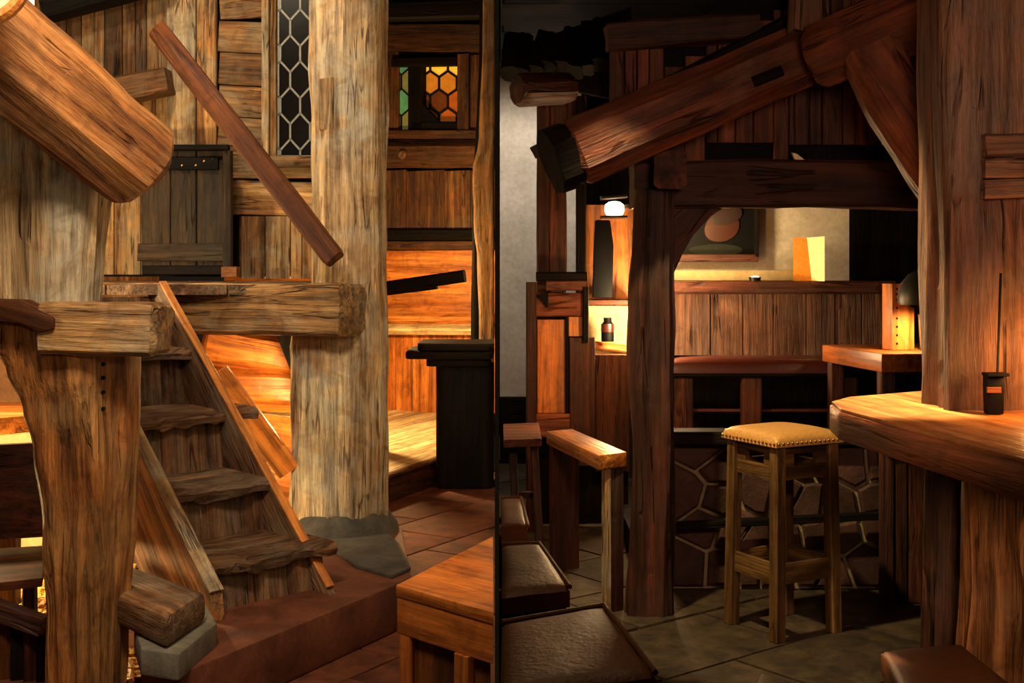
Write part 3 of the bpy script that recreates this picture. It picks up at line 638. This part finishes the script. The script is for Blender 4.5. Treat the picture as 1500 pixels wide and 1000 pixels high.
# round wicker tray and lit shade in the corner
tr = thing('wicker_tray', 'round pale wicker tray with orange rim above the diagonal beam', 'tray', P(-32, -28, 3.42))
cc = P(-34, -34, 3.42)
lathe('tray_disc', cc, [(.001, 0), (.12, 0), (.12, .01), (.001, .012)], WICK, tr, 36, 40, (.15, -1, .1)); lathe('tray_rim', cc, [(.118, -.01), (.146, -.01), (.149, .02), (.14, .032), (.12, .028), (.118, -.01)], W_ORANGE, tr, 40, 40, (.15, -1, .1))
sh = thing('lamp_shade', 'bright white lamp shade glowing in the upper left corner', 'lamp', P(34, 30, 6.6))
lathe('shade', P(30, 34, 6.6), [(.07, 0), (.07, .26), (.066, .26), (.066, 0), (.07, 0)], SHADE, sh, 24); lathe('cap', P(30, 34, 6.6)+V((0, 0, .255)), [(.068, 0), (.02, .02), (.01, .9), (.001, .9)], METAL, sh, 20)

# ================================================================== TAVERN ROOM
# ---- hut timbers
o = loft('timber_post', 4.8, [(905, 917, 985), (800, 924, 985), (650, 930, 985), (560, 922, 985), (450, 922, 985), (300, 930, 985), (278, 932, 985)], W_REDD, None, .8, 30, 4, .008, .02, 40)
tag(o, 'dark red-brown upright timber post of the bar hut', 'post')
o = beam('lintel_beam', P(925, 270, 4.92), P(1420, 272, 4.92), .185, .16, W_REDD, None, (0, 0, 1), .08, .008, None, 3)
tag(o, 'long dark lintel beam over the bar opening', 'beam')
o = beam('tenon_block', P(982, 248, 4.62), P(982, 248, 4.82), .12, .14, W_REDD, None, (1, 0, 0), .12, .005, 4, 2)
tag(o, 'square tenon block projecting from the lintel', 'block')
db = thing('rafter_beam', 'thick slanting rafter with a mortise slot over the bar', 'beam', P(860, 260, 4.6))
beam('rafter', P(838, 226, 4.55), P(1176, 80, 4.62), .255, .22, W_RED, db, (.4, 0, 1), .28, .01, 24, 4, .93, 0, .02)
beam('mortise_shade', P(1102, 121, 4.505), P(1144, 104, 4.512), .04, .05, W_BLACK, db, (.4, 0, 1), .2)  # flush black piece; its colour is the shade inside the slot
beam('hollow_shade', P(806, 238, 4.53), P(838, 226, 4.55), .24, .2, W_BLACK, db, (.4, 0, 1), .28, .006, 3, 2)  # solid end painted black for the dark inside the hollow
o = beam('roof_edge_board', P(788, 222, 4.75), P(1165, 26, 4.85), .05, .3, W_BLACK, None, (.4, 0, 1), .1, .006, 14, 2)
tag(o, 'dark roof edge board running above the slanting rafter', 'board')
o = loft('king_post', 4.5, [(48, 1154, 1214), (10, 1156, 1216), (-60, 1156, 1216)], W_PLUM, None, .8, 20, 4.5, .006, .01, 12)
tag(o, 'stub of a king post hanging at the rafter joint', 'post')
o = beam('right_rafter', P(1193, 84, 4.35), P(1560, -62, 3.75), .225, .2, W_RED, None, (-.4, 0, 1), .35, .012, 20, 4, 1.05, 0, .03)
tag(o, 'second rafter rising right from the rafter joint', 'beam')
o = beam('knee_brace', P(1278, 80, 4.1), P(1404, 282, 3.75), .19, .12, W_RED, None, (1, 0, .6), .25, .01, 18, 3, 1, -.02)
tag(o, 'curved knee brace between second rafter and great post', 'brace')
# gable boards, one by one
hd = prism('wall_hut_shade', [P(852, 700, 7.45), P(1620, 700, 7.45), P(1620, -160, 7.45), P(852, -160, 7.45)], (0, .05, 0), W_BLACK, None, (0, 0, 1)); tag(hd, 'black sheet standing in for the shade behind the bar hut', None, None, 'structure')  # black sheet added; the dark behind the hut is its colour
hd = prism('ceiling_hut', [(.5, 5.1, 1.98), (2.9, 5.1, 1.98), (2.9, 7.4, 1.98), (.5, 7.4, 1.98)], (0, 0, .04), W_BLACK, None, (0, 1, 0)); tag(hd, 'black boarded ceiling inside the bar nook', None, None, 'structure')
gb = thing('wall_gable', None, None, P(1120, 240, 5.0)); tag(gb, 'gable wall of narrow red-brown boards above the lintel', None, None, 'structure')
prism('gable_shade', [P(893, 244, 5.09), P(1400, 244, 5.09), P(1400, -60, 5.09), P(1180, -60, 5.09), P(965, 60, 5.09), P(893, 60, 5.09)], (0, .03, 0), W_BLACK, gb, (0, 0, 1))  # black sheet painting the attic shade behind the gable openings
MG = flatM(5.02); x = 893.
while x < 1365:
    wd = random.choice((18, 22, 26, 30)); top = 72 if x < 965 else max(-40, 190-(x-855)*.52)-30
    if x > 1170: top = -30
    bot = 240
    if 1028 < x+wd/2 < 1131: bot = 209
    if 1163 < x+wd/2 < 1306: bot = 212
    if bot-top > 14: plank(gb, MG, x, x+wd, top, bot, random.choice((W_RED, W_RED, W_REDD)), 'v', .025)
    x += wd
o = beam('upper_purlin', P(888, 56, 4.95), P(1110, 40, 4.95), .1, .12, W_REDD, None, (0, 0, 1), .1, .008, 12, 2)
tag(o, 'brown purlin beam along the top of the gable boards', 'beam')
o = prism('horn_scrap', [P(1160, 223, 4.86), P(1168, 225, 4.86), P(1187, 241, 4.86), P(1184, 246, 4.86), P(1168, 241, 4.86)], (0, .02, 0), PAPER, None, (1, 0, 0), .003)
tag(o, 'small pale horn-like scrap lying on the lintel', 'scrap')
# shaggy eave and log end at the left
ev = thing('bark_eave', 'shaggy dark bark eave at the left end of the hut roof', 'eave', P(820, 110, 6.3))
prism('eave_board', [P(738, 112, 6.4), P(925, 150, 6.4), P(925, 10, 6.4), P(780, 60, 6.4), P(742, 80, 6.4)], (0, .05, 0), W_BLACK, ev, (1, 0, 0))
for i in range(9):
    x = 742+19*i; beam('bark_strip', P(x+4, 112-i*2+random.uniform(-4, 4), 6.25), P(x+14+random.uniform(-8, 8), 62-i*3+random.uniform(-8, 8), 6.35), .085, .12, W_BLACK, ev, (1, 0, 0), .2, .014, None, 2)
o = beam('log_end', P(757, 132, 5.95), P(836, 130, 6.08), .155, .2, W_REDD, None, (0, 0, 1), .32, .008, 8, 3, .95, 0, .03)
tag(o, 'rounded log end sticking out below the bark eave', 'log')
rp = thing('rear_post', 'rear hut post of two dark boards beside the white wall', 'post', P(815, 600, 6.5))
plank(rp, flatM(6.5), 786, 806, 140, 763, W_REDD, 'v', .1, 0, 'board', .0, .1, .006); plank(rp, flatM(6.5), 805, 829, 140, 763, W_REDD, 'v', .08, .02, 'board', .0, .1, .006); plank(rp, flatM(6.5), 843, 858, 150, 763, W_BLACK, 'v', .08, .02, 'board')
plank(rp, flatM(6.5), 786, 860, 140, 262, W_REDD, 'v', .05, -.03, 'head_board')
# settle back at the left
se = thing('settle_back', 'tall settle with an orange-lit panel beside the white wall', 'settle', P(810, 660, 6.4))
MS = flatM(6.3)
prism('back_board', [MS(772, 770, -.06), MS(922, 770, -.06), MS(922, 526, -.06), MS(856, 526, -.06), MS(856, 430, -.06), MS(772, 430, -.06)], (0, .03, 0), W_BLACK, se, (0, 0, 1))
plank(se, MS, 770, 786, 413, 775, W_REDD, 'v', .09, .02, 'stile'); plank(se, MS, 785, 858, 398, 411, W_BLACK, 'h', .14, .04, 'top_moulding', 0, .2); plank(se, MS, 800, 858, 410, 426, W_RED, 'h', .06, .02, 'top_rail')
plank(se, MS, 785, 853, 428, 464, W_RED, 'h', .05, .01, 'cross_rail'); plank(se, MS, 786, 829, 468, 604, W_ORANGE, 'v', .03, 0, 'panel'); plank(se, MS, 832, 854, 464, 492, W_ORANGE, 'v', .03, 0, 'small_panel')
plank(se, MS, 828, 833, 464, 604, W_BLACK, 'v', .05, .01, 'muntin'); plank(se, MS, 833, 872, 494, 680, W_REDD, 'v', .04, .02, 'panel'); plank(se, MS, 785, 834, 604, 640, W_RED, 'h', .05, .02, 'bottom_rail')
plank(se, MS, 872, 922, 520, 690, W_REDD, 'v', .04, -.02, 'panel'); plank(se, MS, 853, 862, 420, 500, W_BLACK, 'v', .07, .03, 'stile')
prism('bracket', [MS(786, 432, .05), MS(803, 428, .05), MS(802, 450, .05)], (0, .04, 0), W_BLACK, se, (0, 0, 1))
# lit niche
nc = thing('lit_niche', 'glowing cream-lined wall niche behind the hut post', 'niche', P(890, 525, 6.7))
prism('niche_back', [P(850, 530, 6.95), P(960, 530, 6.95), P(960, 300, 6.95), P(850, 300, 6.95)], (0, .04, 0), W_ORANGE, nc, (0, 0, 1))
prism('niche_lining', [P(856, 518, 6.9), P(950, 526, 6.9), P(950, 448, 6.9), P(856, 448, 6.9)], (0, .03, 0), S_CREAM, nc, (1, 0, 0))
plank(nc, flatM(6.8), 858, 925, 438, 446, W_RED, 'h', .22, .0, 'shelf'); plank(nc, flatM(6.75), 858, 930, 519, 532, W_HONEY, 'h', .2, .0, 'sill'); plank(nc, flatM(6.9), 866, 925, 498, 508, W_ORANGE, 'h', .06, .05, 'rail', 0, .2, 0, 8)
o = prism('black_bundle', [P(872, 322, 6.7), P(894, 322, 6.7), P(899, 360, 6.7), P(897, 436, 6.7), P(868, 436, 6.7), P(870, 365, 6.7)], (0, .05, 0), BLACK, None, (0, 0, 1), .01)
tag(o, 'narrow black bundle standing on the niche shelf before amber boards', 'bundle')
jar = thing('dark_jar', 'small dark jar with red label in the glowing niche', 'jar', P(893, 490, 6.72))
lathe('jar_body', P(890, 500, 6.72), [(.001, 0), (.035, 0), (.035, .09), (.022, .11), (.022, .13), (.001, .13)], BLACK, jar, 18); lathe('jar_label', P(890, 486, 6.72), [(.0355, 0), (.036, .005), (.036, .04), (.0355, .045)], LEATHERR, jar, 18)
lm = thing('wall_lantern', 'small white-hot lantern on the amber boards', 'lantern', P(900, 318, 6.68))
lathe('bulb', P(900, 316, 6.66), [(.001, 0), (.045, .005), (.055, .03), (.05, .06), (.03, .075), (.001, .08)], BULB, lm, 20); beam('hood', P(880, 290, 6.66), P(918, 287, 6.66), .1, .02, METAL, lm, (0, 1, 0), .2); beam('base_plate', P(880, 318, 6.66), P(918, 318, 6.66), .1, .014, METAL, lm, (0, 1, 0), .2)
beam('arm', P(918, 302, 6.66), P(940, 302, 6.9), .02, .02, METAL, lm)
# ---- nook back wall
nb = thing('wall_nook', None, None, P(1130, 560, 7.0)); tag(nb, 'back wall of the bar nook with wainscot and lit plaster band', None, None, 'structure')
prism('plaster', [P(975, 412, 7.0), P(1244, 412, 7.0), P(1244, 290, 7.0), P(975, 290, 7.0)], (0, .05, 0), S_PLAST, nb, (1, 0, 0))
prism('shade_sheet', [P(960, 512, 7.01), P(1600, 512, 7.01), P(1600, 700, 7.01), P(960, 700, 7.01)], (0, .05, 0), W_BLACK, nb, (0, 0, 1))  # black sheet added for the shade below the nook bench
prism('shade_sheet', [P(1244, 560, 7.0), P(1600, 560, 7.0), P(1600, 240, 7.0), P(1244, 240, 7.0)], (0, .05, 0), W_BLACK, nb, (0, 0, 1))  # black sheet in place of the dark right of the plaster
prism('ledge_moulding', [P(975, 411, 6.94), P(1166, 411, 6.94), P(1166, 396, 6.94), P(975, 396, 6.94)], (0, .06, 0), S_CREAM, nb, (1, 0, 0), .01)
plank(nb, flatM(6.9), 975, 1300, 411, 430, W_REDD, 'h', .3, .0, 'shelf', 0, .15)
for a, b in ((975, 1040), (1041, 1088), (1088, 1132), (1132, 1180), (1180, 1222), (1222, 1262), (1262, 1300)): plank(nb, flatM(6.96), a, b, 430, 520, W_PLUM, 'v', .03, None, 'wainscot_board', .003)
# picture
pc = thing('dark_portrait', 'dark painting with a ruddy bowed head above the lit band', 'picture', P(1050, 385, 6.93))
prism('canvas', [P(990, 378, 6.95), P(1108, 378, 6.95), P(1108, 296, 6.95), P(990, 296, 6.95)], (0, .03, 0), BLACK, pc, (1, 0, 0))
def blob(name, cx, cy, rx, ry, rot, mat, Y, n=18):
    pts = []
    for k in range(n):
        a = 2*math.pi*k/n; x, y = rx*math.cos(a), ry*math.sin(a)*(1+.12*math.cos(a)); c, s = math.cos(rot), math.sin(rot); pts.append(P(cx+c*x-s*y, cy+s*x+c*y, Y))
    return prism(name, pts, (0, .012, 0), mat, pc, (0, 0, 1), .002)
blob('painted_cloak', 1048, 366, 40, 9, 0, CLOTH, 6.945); blob('painted_head', 1057, 332, 27, 22, -.55, FACE, 6.938); blob('painted_hair', 1064, 316, 24, 13, -.3, BROWNP, 6.932)
plank(pc, flatM(6.93), 988, 1110, 372, 384, W_REDD, 'h', .05, .0, 'frame_rail'); plank(pc, flatM(6.93), 1104, 1111, 296, 376, W_BLACK, 'v', .05, .0, 'frame_stile')
# curved brace below lintel
o = prism('corner_brace', [P(978, 300, 4.9), P(1066, 300, 4.9), P(1040, 318, 4.9), P(1016, 344, 4.9), P(1000, 372, 4.9), P(986, 404, 4.9), P(978, 404, 4.9)], (0, .09, 0), W_REDD, None, (1, 0, 1), .008)
tag(o, 'curved corner brace below the lintel at the hut post', 'brace')
mc = thing('menu_card', 'lit folded menu card standing on the nook shelf', 'card', P(1185, 410, 6.8))
prism('left_leaf', [P(1162, 412, 6.82), P(1189, 411, 6.80), P(1182, 348, 6.80), P(1162, 348, 6.82)], (.004, .008, 0), PAPER_SHADED, mc, (0, 0, 1)); prism('right_leaf', [P(1189, 411, 6.80), P(1208, 412, 6.70), P(1208, 346, 6.70), P(1182, 348, 6.80)], (0, .008, 0), PAPER, mc, (0, 0, 1))
cn = thing('tea_light', 'tiny bright tea light on the nook shelf', 'candle', P(1106, 411, 6.78))
lathe('cup', P(1106, 411, 6.78), [(.001, 0), (.03, 0), (.034, .02), (.03, .02), (.027, .004)], METAL, cn, 16); lathe('flame', P(1106, 408, 6.78), [(.001, 0), (.022, .004), (.022, .012), (.001, .016)], BULB, cn, 12)
# padded bench in the nook
pb = thing('nook_bench', 'long red padded bench along the nook wainscot', 'bench', P(1090, 640, 6.4))
pillow('seat_pad', [P(975, 522, 6.3), P(1260, 522, 6.3), P(1260, 519, 6.9), P(975, 519, 6.9)], .075, LEATHERR, pb, .02, 12)
plank(pb, flatM(6.3), 975, 1260, 546, 552, W_BLACK, 'h', .05, -.02, 'seat_rail'); 
for x in (1000, 1100, 1240): plank(pb, flatM(6.35), x-15, x+15, 552, 690, W_REDD, 'v', .06, 0, 'leg')
plank(pb, flatM(6.4), 985, 1250, 598, 603, W_RED, 'h', .03, 0, 'foot_rail')
# nook floor behind the stone base
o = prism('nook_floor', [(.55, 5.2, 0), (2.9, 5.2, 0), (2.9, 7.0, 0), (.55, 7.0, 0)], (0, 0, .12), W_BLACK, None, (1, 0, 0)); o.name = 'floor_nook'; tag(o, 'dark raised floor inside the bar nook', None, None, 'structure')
# nook table
t2 = thing('nook_table', 'small square table with orange lit edge inside the nook', 'table', (1.9, 5.95, .12))
q = [V((1.585, 6.28)), V((1.69, 5.62)), V((2.3, 5.72)), V((2.2, 6.4))]
prism('table_top', flat(q, .865), (0, 0, .085), W_TABLE, t2, q[1].to_3d()-q[0].to_3d(), .006)
for c in q:
    m = c.lerp((q[0]+q[1]+q[2]+q[3])/4, .16); beam('leg', (m.x, m.y, .12), (m.x, m.y, .865), .07, .07, W_REDD, t2, (1, 0, 0))
hb = thing('wooden_holder', 'perforated wooden holder standing on the nook table', 'holder', P(1312, 508, 5.9))
h0 = P(1312, 502, 5.9); h0.z = .952; hx = V((.97, .24, 0)); hy = V((-.24, .97, 0)); hh = .315
def hp(a, b, z): return h0+hx*a+hy*b+V((0, 0, z))
prism('side_panel', [hp(-.03, -.04, 0), hp(.075, -.04, 0), hp(.075, -.04, hh*.62), hp(.045, -.04, hh*.68), hp(.032, -.04, hh*.78), hp(.03, -.04, hh), hp(-.03, -.04, hh)], hy*.012, W_ORANGE, hb, (0, 0, 1), .001)
prism('end_panel', [hp(-.042, -.04, 0), hp(-.042, .05, 0), hp(-.042, .05, hh), hp(-.042, -.04, hh)], hx*.012, W_ORANGE, hb, (0, 0, 1), .001)
prism('back_panel', [hp(-.03, .04, 0), hp(.075, .04, 0), hp(.075, .04, hh*.6), hp(-.03, .04, hh)], hy*.012, W_ORANGE, hb, (0, 0, 1), .001)
for z in (.03, .07, .11, .15, .2, .24, .265, .29): lathe('hole', hp(-.018, -.0405, z), [(.001, 0), (.006, 0), (.006, .001), (.001, .0015)], BLACK, hb, 10, 40, -hy, True)
gl = thing('beer_glass', 'clear glass tumbler glowing under the pendant lamp', 'glass', P(1352, 505, 5.85))
g0 = P(1362, 505, 5.85); g0.z = .951
lathe('tumbler', g0, [(.001, 0), (.045, 0), (.055, .17), (.051, .17), (.042, .02), (.001, .02)], GLASS, gl, 24); lathe('drink', g0+V((0, 0, .021)), [(.001, 0), (.041, 0), (.049, .12), (.001, .12)], plain('pale_drink', (250, 210, 130), .2), gl, 24)
pn = thing('pendant_lamp', 'black domed pendant lamp above the nook table', 'lamp', P(1350, 446, 5.7))
pz = P(1350, 446, 5.7)
lathe('shade', pz, [(.105, 0), (.11, .03), (.1, .09), (.06, .14), (.02, .16), (.015, .16), (.055, .135), (.094, .087), (.102, .0), (.105, 0)], plain('grey_black_enamel', (46, 46, 42), .4), pn, 30)
lathe('bulb', pz+V((0, 0, .02)), [(.001, 0), (.025, .01), (.03, .03), (.015, .06), (.001, .07)], BULB, pn, 16); beam('cord', pz+V((0, 0, .15)), V((pz.x, pz.y, 2.76)), .008, .008, BLACK, pn)
lp = lamp('pendant_bulb_light', 'SPOT', pz+V((0, 0, .015)), 28, (1, .7, .34), .03, pz-V((0, 0, 1)), 150)
# ---- stone base wall, stone by stone
sw = thing('wall_stone_base', None, None, P(1140, 850, 5.15)); tag(sw, 'low rubble stone wall with pale mortar below the bar opening', None, None, 'structure')
X0, X1, ZH = P(982, 0, 5.15).x, P(1345, 0, 5.15).x, .62
prism('mortar_bed', [(X0, 5.15, 0), (X1, 5.15, 0), (X1, 5.15, ZH), (X0, 5.15, ZH)], (0, .1, 0), S_MORT, sw, (1, 0, 0))
rs = random.Random(11); seeds = []
for j in range(4):
    for i in range(8): seeds.append((X0+(i+.5+(.35 if j % 2 else 0)+rs.uniform(-.34, .34))*(X1-X0)/8, (j+.5+rs.uniform(-.3, .3))*ZH/4))
for i, s in enumerate(seeds):
    poly = [(X0+.004, .004), (X1-.004, .004), (X1-.004, ZH-.004), (X0+.004, ZH-.004)]
    for k, t in enumerate(seeds):
        if k == i: continue
        nx, ny = t[0]-s[0], t[1]-s[1]; poly = clip(poly, nx, ny, nx*(s[0]+t[0])/2+ny*(s[1]+t[1])/2)
        if len(poly) < 3: break
    if len(poly) >= 3:
        poly = shrink(poly, .012); a = shrink(poly, .012)
        bm = bmesh.new(); d = rs.uniform(.018, .032); cxy = V((s[0], 5.15, s[1]))
        r0 = [bm.verts.new(V((x, 5.151, z))-cxy) for x, z in poly]; r1 = [bm.verts.new(V((x, 5.15-d*.7, z))-cxy) for x, z in poly]; r2 = [bm.verts.new(V((x, 5.15-d, z))-cxy) for x, z in a]; n = len(r0)
        for ra, rb in ((r0, r1), (r1, r2)):
            for m in range(n): bm.faces.new((ra[m], ra[(m+1) % n], rb[(m+1) % n], rb[m]))
        bm.faces.new(r2); bmesh.ops.recalc_face_normals(bm, faces=bm.faces); me = bpy.data.meshes.new('mesh'); bm.to_mesh(me); bm.free()
        link('stone', me, Matrix.Translation(cxy), sw, S_WALL)
o = beam('sill_rail', P(985, 770, 5.06), P(1345, 752, 5.06), .03, .04, W_BLACK, None, (0, 0, 1)); tag(o, 'thin black rail across the rubble stone wall', 'rail')
o = beam('sill_beam', P(975, 640, 5.14), P(1360, 640, 5.14), .06, .14, W_BLACK, None, (0, 0, 1), .15); tag(o, 'black sill beam on top of the rubble stone wall', 'beam')
dp_ = thing('dark_cupboard', 'dark wooden cupboard standing right of the rubble wall', 'cupboard', P(1330, 860, 4.9))
for i, (a, b) in enumerate(((1288, 1308), (1308, 1328), (1328, 1356))): plank(dp_, flatM(4.95), a, b, 650, 880, W_REDD, 'v', .05, None, 'board')
plank(dp_, flatM(4.95), 1286, 1358, 640, 654, W_BLACK, 'h', .12, 0, 'top_board')
# ---- low arm bench with lit end
ab = thing('arm_bench', 'low bench board with brightly lit end against the hut post', 'bench', (.35, 5.0, 0))
q = [V((.151, 5.43)), V((.334, 4.73)), V((.45, 4.82)), V((.27, 5.5))]
prism('seat_board', flat(q, .565), (0, 0, .058), W_ORANGE, ab, q[1].to_3d()-q[0].to_3d(), .006)
prism('end_panel', [(.372, 4.78, 0), (.438, 4.82, 0), (.438, 4.82, .565), (.372, 4.78, .565)], (-.015, .028, 0), W_REDD, ab, (0, 0, 1), .002)
beam('lit_edge', (.368, 4.79, 0), (.368, 4.79, .565), .028, .03, W_TAN, ab, (1, .6, 0), .1)  # pale wood paints the light on the end panel's left edge
prism('rear_panel', [(.18, 5.42, 0), (.3, 5.5, 0), (.3, 5.5, .565), (.18, 5.42, .565)], (-.015, .028, 0), W_REDD, ab, (0, 0, 1))
# ---- dark trestle table and benches at the left
tt = thing('trestle_table', 'dark trestle table with splayed legs beside the partition', 'table', (.0, 5.7, 0))
zt2 = .56
q = [V((partx(5.4)+.03, 5.35)), V((.13, 5.4)), V((.13, 5.95)), V((partx(5.9)+.03, 5.9))]
prism('table_top', flat(q, zt2), (0, 0, .035), W_RED, tt, (1, 0, 0), .005)
for sx in (.0, .1):
    beam('leg', (sx+.03, 5.42, 0), (sx-.0, 5.6, zt2), .035, .035, W_REDD, tt); beam('leg', (sx+.03, 5.88, 0), (sx, 5.7, zt2), .035, .035, W_REDD, tt)
beam('stretcher', (.01, 5.65, .3), (.115, 5.65, .3), .03, .03, W_REDD, tt)
def leather_bench(name, label, q, zs, dk, piping=True, mat=LEATHER, group=None, legs=True):
    cx = sum(p[0] for p in q)/4; cy = sum(p[1] for p in q)/4
    t = thing(name, label, 'bench' if name.endswith('bench') else 'stool', (cx, cy, 0), group)
    pd_ = pillow('seat_pad', [(p[0], p[1], zs) for p in q], .07, mat, t, .012, 12, .012)
    if piping:
        for a, b in ((1, 2), (2, 3)):
            pa, pb_ = V((q[a][0], q[a][1], zs-.012)), V((q[b][0], q[b][1], zs-.012)); beam('piping', pa, pb_, .014, .014, mat, pd_, (0, 0, 1), .35, 0, 2)
    ins = shrink([tuple(p) for p in q], .02); prism('seat_rail', flat(ins, zs-.16), (0, 0, .085), dk, t, (1, 0, 0), .004)
    ins = shrink([tuple(p) for p in q], .05)
    if legs:
        for p in ins: beam('leg', (p[0], p[1], 0), (p[0], p[1], zs-.15), .045, .045, dk, t, (1, 0, 0), .1)
    return t
leather_bench('leather_bench', 'large brown leather bench nearest the camera by the partition', [(partx(3.1)+.012, 2.62), (.322, 2.76), (.248, 3.31), (partx(3.1)+.012, 3.15)], .45, W_BLACK)
leather_bench('leather_bench', 'middle brown leather bench behind the nearest leather bench', [(partx(3.7)+.016, 3.42), (.165, 3.5), (.09, 4.05), (partx(4)+.016, 4.03)], .45, W_BLACK)
leather_bench('leather_bench', 'farthest of the three leather benches, small corner beside the partition', [(partx(4.4)+.016, 4.3), (.055, 4.32), (.035, 4.85), (partx(4.8)+.016, 4.83)], .45, W_BLACK)
leather_bench('leather_stool', 'leather stool corner at the bottom edge left of the great post', [(.78, 2.3), (1.1, 2.4), (1.09, 2.99), (.88, 2.93)], .45, W_BLACK, False)
leather_bench('leather_stool', 'leather stool corner at the bottom edge below the tall bar stool', [(.36, 2.35), (.70, 2.3), (.67, 2.62), (.565, 2.78)], .45, W_BLACK, False)
# ---- bar stool
bs = thing('bar_stool', 'tall bar stool with studded tan leather seat', 'stool', (1.012, 4.606, 0))
ang = math.radians(28); bx = V((math.cos(ang), math.sin(ang), 0)); by = V((-math.sin(ang), math.cos(ang), 0)); bc = V((1.012, 4.606, 0)); hx_, hy_ = .16, .158
def bsp(a, b, z): return bc+bx*a+by*b+V((0, 0, z))
pad = pillow('seat_pad', [bsp(-hx_, -hy_, .755), bsp(hx_, -hy_, .755), bsp(hx_, hy_, .755), bsp(-hx_, hy_, .755)], .055, LEATHERT, bs, .018, 12, .018)
bm = bmesh.new()
for s in range(4):
    for k in range(15):
        f = -1+2*(k+.5)/15; a, b = ((f*hx_, -hy_-.001), (hx_+.001, f*hy_), (f*hx_, hy_+.001), (-hx_-.001, f*hy_))[s]
        m = bmesh.ops.create_icosphere(bm, subdivisions=1, radius=.0062, matrix=Matrix.Translation(bsp(a, b, .713)-bc))
me = bpy.data.meshes.new('mesh'); bm.to_mesh(me); bm.free(); link('studs', me, Matrix.Translation(bc), pad, BRASS, 80)
for sx in (-1, 1):
    for sy in (-1, 1): beam('leg', bsp(sx*(hx_-.026), sy*(hy_-.026), 0), bsp(sx*(hx_-.036), sy*(hy_-.036), .7), .045, .045, W_STOOL, bs, bx, .1)
def apron(axis, s):
    half = (hx_ if axis == 0 else hy_)-.035; d = (hy_ if axis == 0 else hx_)-.03
    ax, ay = (bx, by*s) if axis == 0 else (by, bx*s)
    def q_(u, z): return bc+ax*u+ay*d+V((0, 0, z))
    th = ay*-.018; hw_ = half*.42
    for u0, u1, z0, z1 in ((-half, half, .575, .625), (-half, -hw_, .625, .668), (hw_, half, .625, .668), (-half, half, .668, .698)):
        prism('apron_board', [q_(u0, z0), q_(u1, z0), q_(u1, z1), q_(u0, z1)], th, W_STOOL, bs, ax)
    d2 = d+.008
    def r_(u, z): return bc+ax*u+ay*d2+V((0, 0, z))
    prism('stretcher', [r_(-half-.02, .2), r_(half+.02, .2), r_(half+.02, .275), r_(-half-.02, .275)], th, W_STOOL, bs, ax, .003)
for axis in (0, 1):
    for s in (-1, 1): apron(axis, s)
# ---- great post, bar table and what hangs there
o = loft('great_post', 3.34, [(607, 1367, 1512), (400, 1368, 1512), (200, 1365, 1512), (-160, 1364, 1512)], W_PLUM, None, .9, 44, 7, .008, .02, 50)
tag(o, 'great square timber post standing on the bar table', 'post')
cb = thing('cleat_block', 'horizontal cleat boards let into the great post', 'cleat', P(1490, 292, 3.2))
for y0, y1 in ((196, 232), (234, 262), (264, 292)): beam('cleat_board', P(1438, (y0+y1)/2, 3.205), P(1530, (y0+y1)/2-3, 3.205), (y1-y0)/F*3.2, .06, W_PLUM, cb, (0, 0, 1), .14, .005, 8, 2)
bt = thing('bar_table', 'thick slab bar table with lamp-lit corner around the great post', 'table', (1.3, 3.2, 0))
q = [V((.868, 3.27)), V((1.0, 2.4)), V((1.16, 2.15)), V((2.0, 2.6)), V((1.95, 3.9)), V((1.3, 3.78)), V((.97, 3.57)), V((.89, 3.45))]
prism('table_sheen', flat(shrink([tuple(p) for p in q], .012), .962), (0, 0, .01), wood('bar_table_sheen', (130, 76, 36), (186, 120, 64), (214, 156, 94), None, 0, .32, .15, .7, .05, .4, .5), bt, (.13, -.89, 0), .003)  # added top layer; lamplight and varnish sheen put into its lighter colour
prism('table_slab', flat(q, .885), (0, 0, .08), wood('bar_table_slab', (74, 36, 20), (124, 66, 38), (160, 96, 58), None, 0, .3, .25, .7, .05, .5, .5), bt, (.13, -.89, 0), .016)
loft('support_post', 3.3, [(1145, 1352, 1410), (900, 1355, 1410), (660, 1357, 1412), (640, 1357, 1412)], W_PLUM, bt, .9, 24, 5, .006, .012, 30)
loft('support_post', 3.06, [(1190, 1414, 1492), (1000, 1412, 1488), (860, 1414, 1494), (800, 1412, 1488), (690, 1410, 1492), (664, 1410, 1492)], W_HONEY, bt, .9, 28, 4, .014, .02, 34)
hk = thing('black_holder', 'black slotted holder hanging on a cord before the great post', 'holder', P(1459, 610, 3.1))
prism('case', [P(1447, 607, 3.12), P(1471, 607, 3.12), P(1472, 549, 3.12), P(1445, 549, 3.12)], (0, .03, 0), BLACK, hk, (0, 0, 1), .004); beam('rim', P(1443, 548, 3.125), P(1474, 548, 3.125), .008, .045, BLACK, hk, (0, 0, 1), .2)
beam('orange_band', P(1446, 571, 3.105), P(1466, 571, 3.105), .014, .008, W_ORANGE, hk, (0, 0, 1)); beam('cord', P(1461, 546, 3.13), P(1466, 400, 3.14), .005, .005, BLACK, hk)
# ---- side walls closing the two rooms outside the frame
o = prism('wall_tavern_side', [(3.2, 2.4, 0), (3.2, 8.6, 0), (3.2, 8.6, 2.76), (3.2, 2.4, 2.76)], (.06, 0, 0), W_REDD, None, (0, 0, 1)); tag(o, 'dark boarded side wall of the tavern', None, None, 'structure')
o = prism('wall_stair_side', [(-3.3, 2.4, FZ), (-3.3, 11.5, FZ), (-3.3, 11.5, 3.65), (-3.3, 2.4, 3.65)], (-.06, 0, 0), W_WALLD, None, (0, 0, 1)); tag(o, 'brown boarded side wall of the stair room', None, None, 'structure')
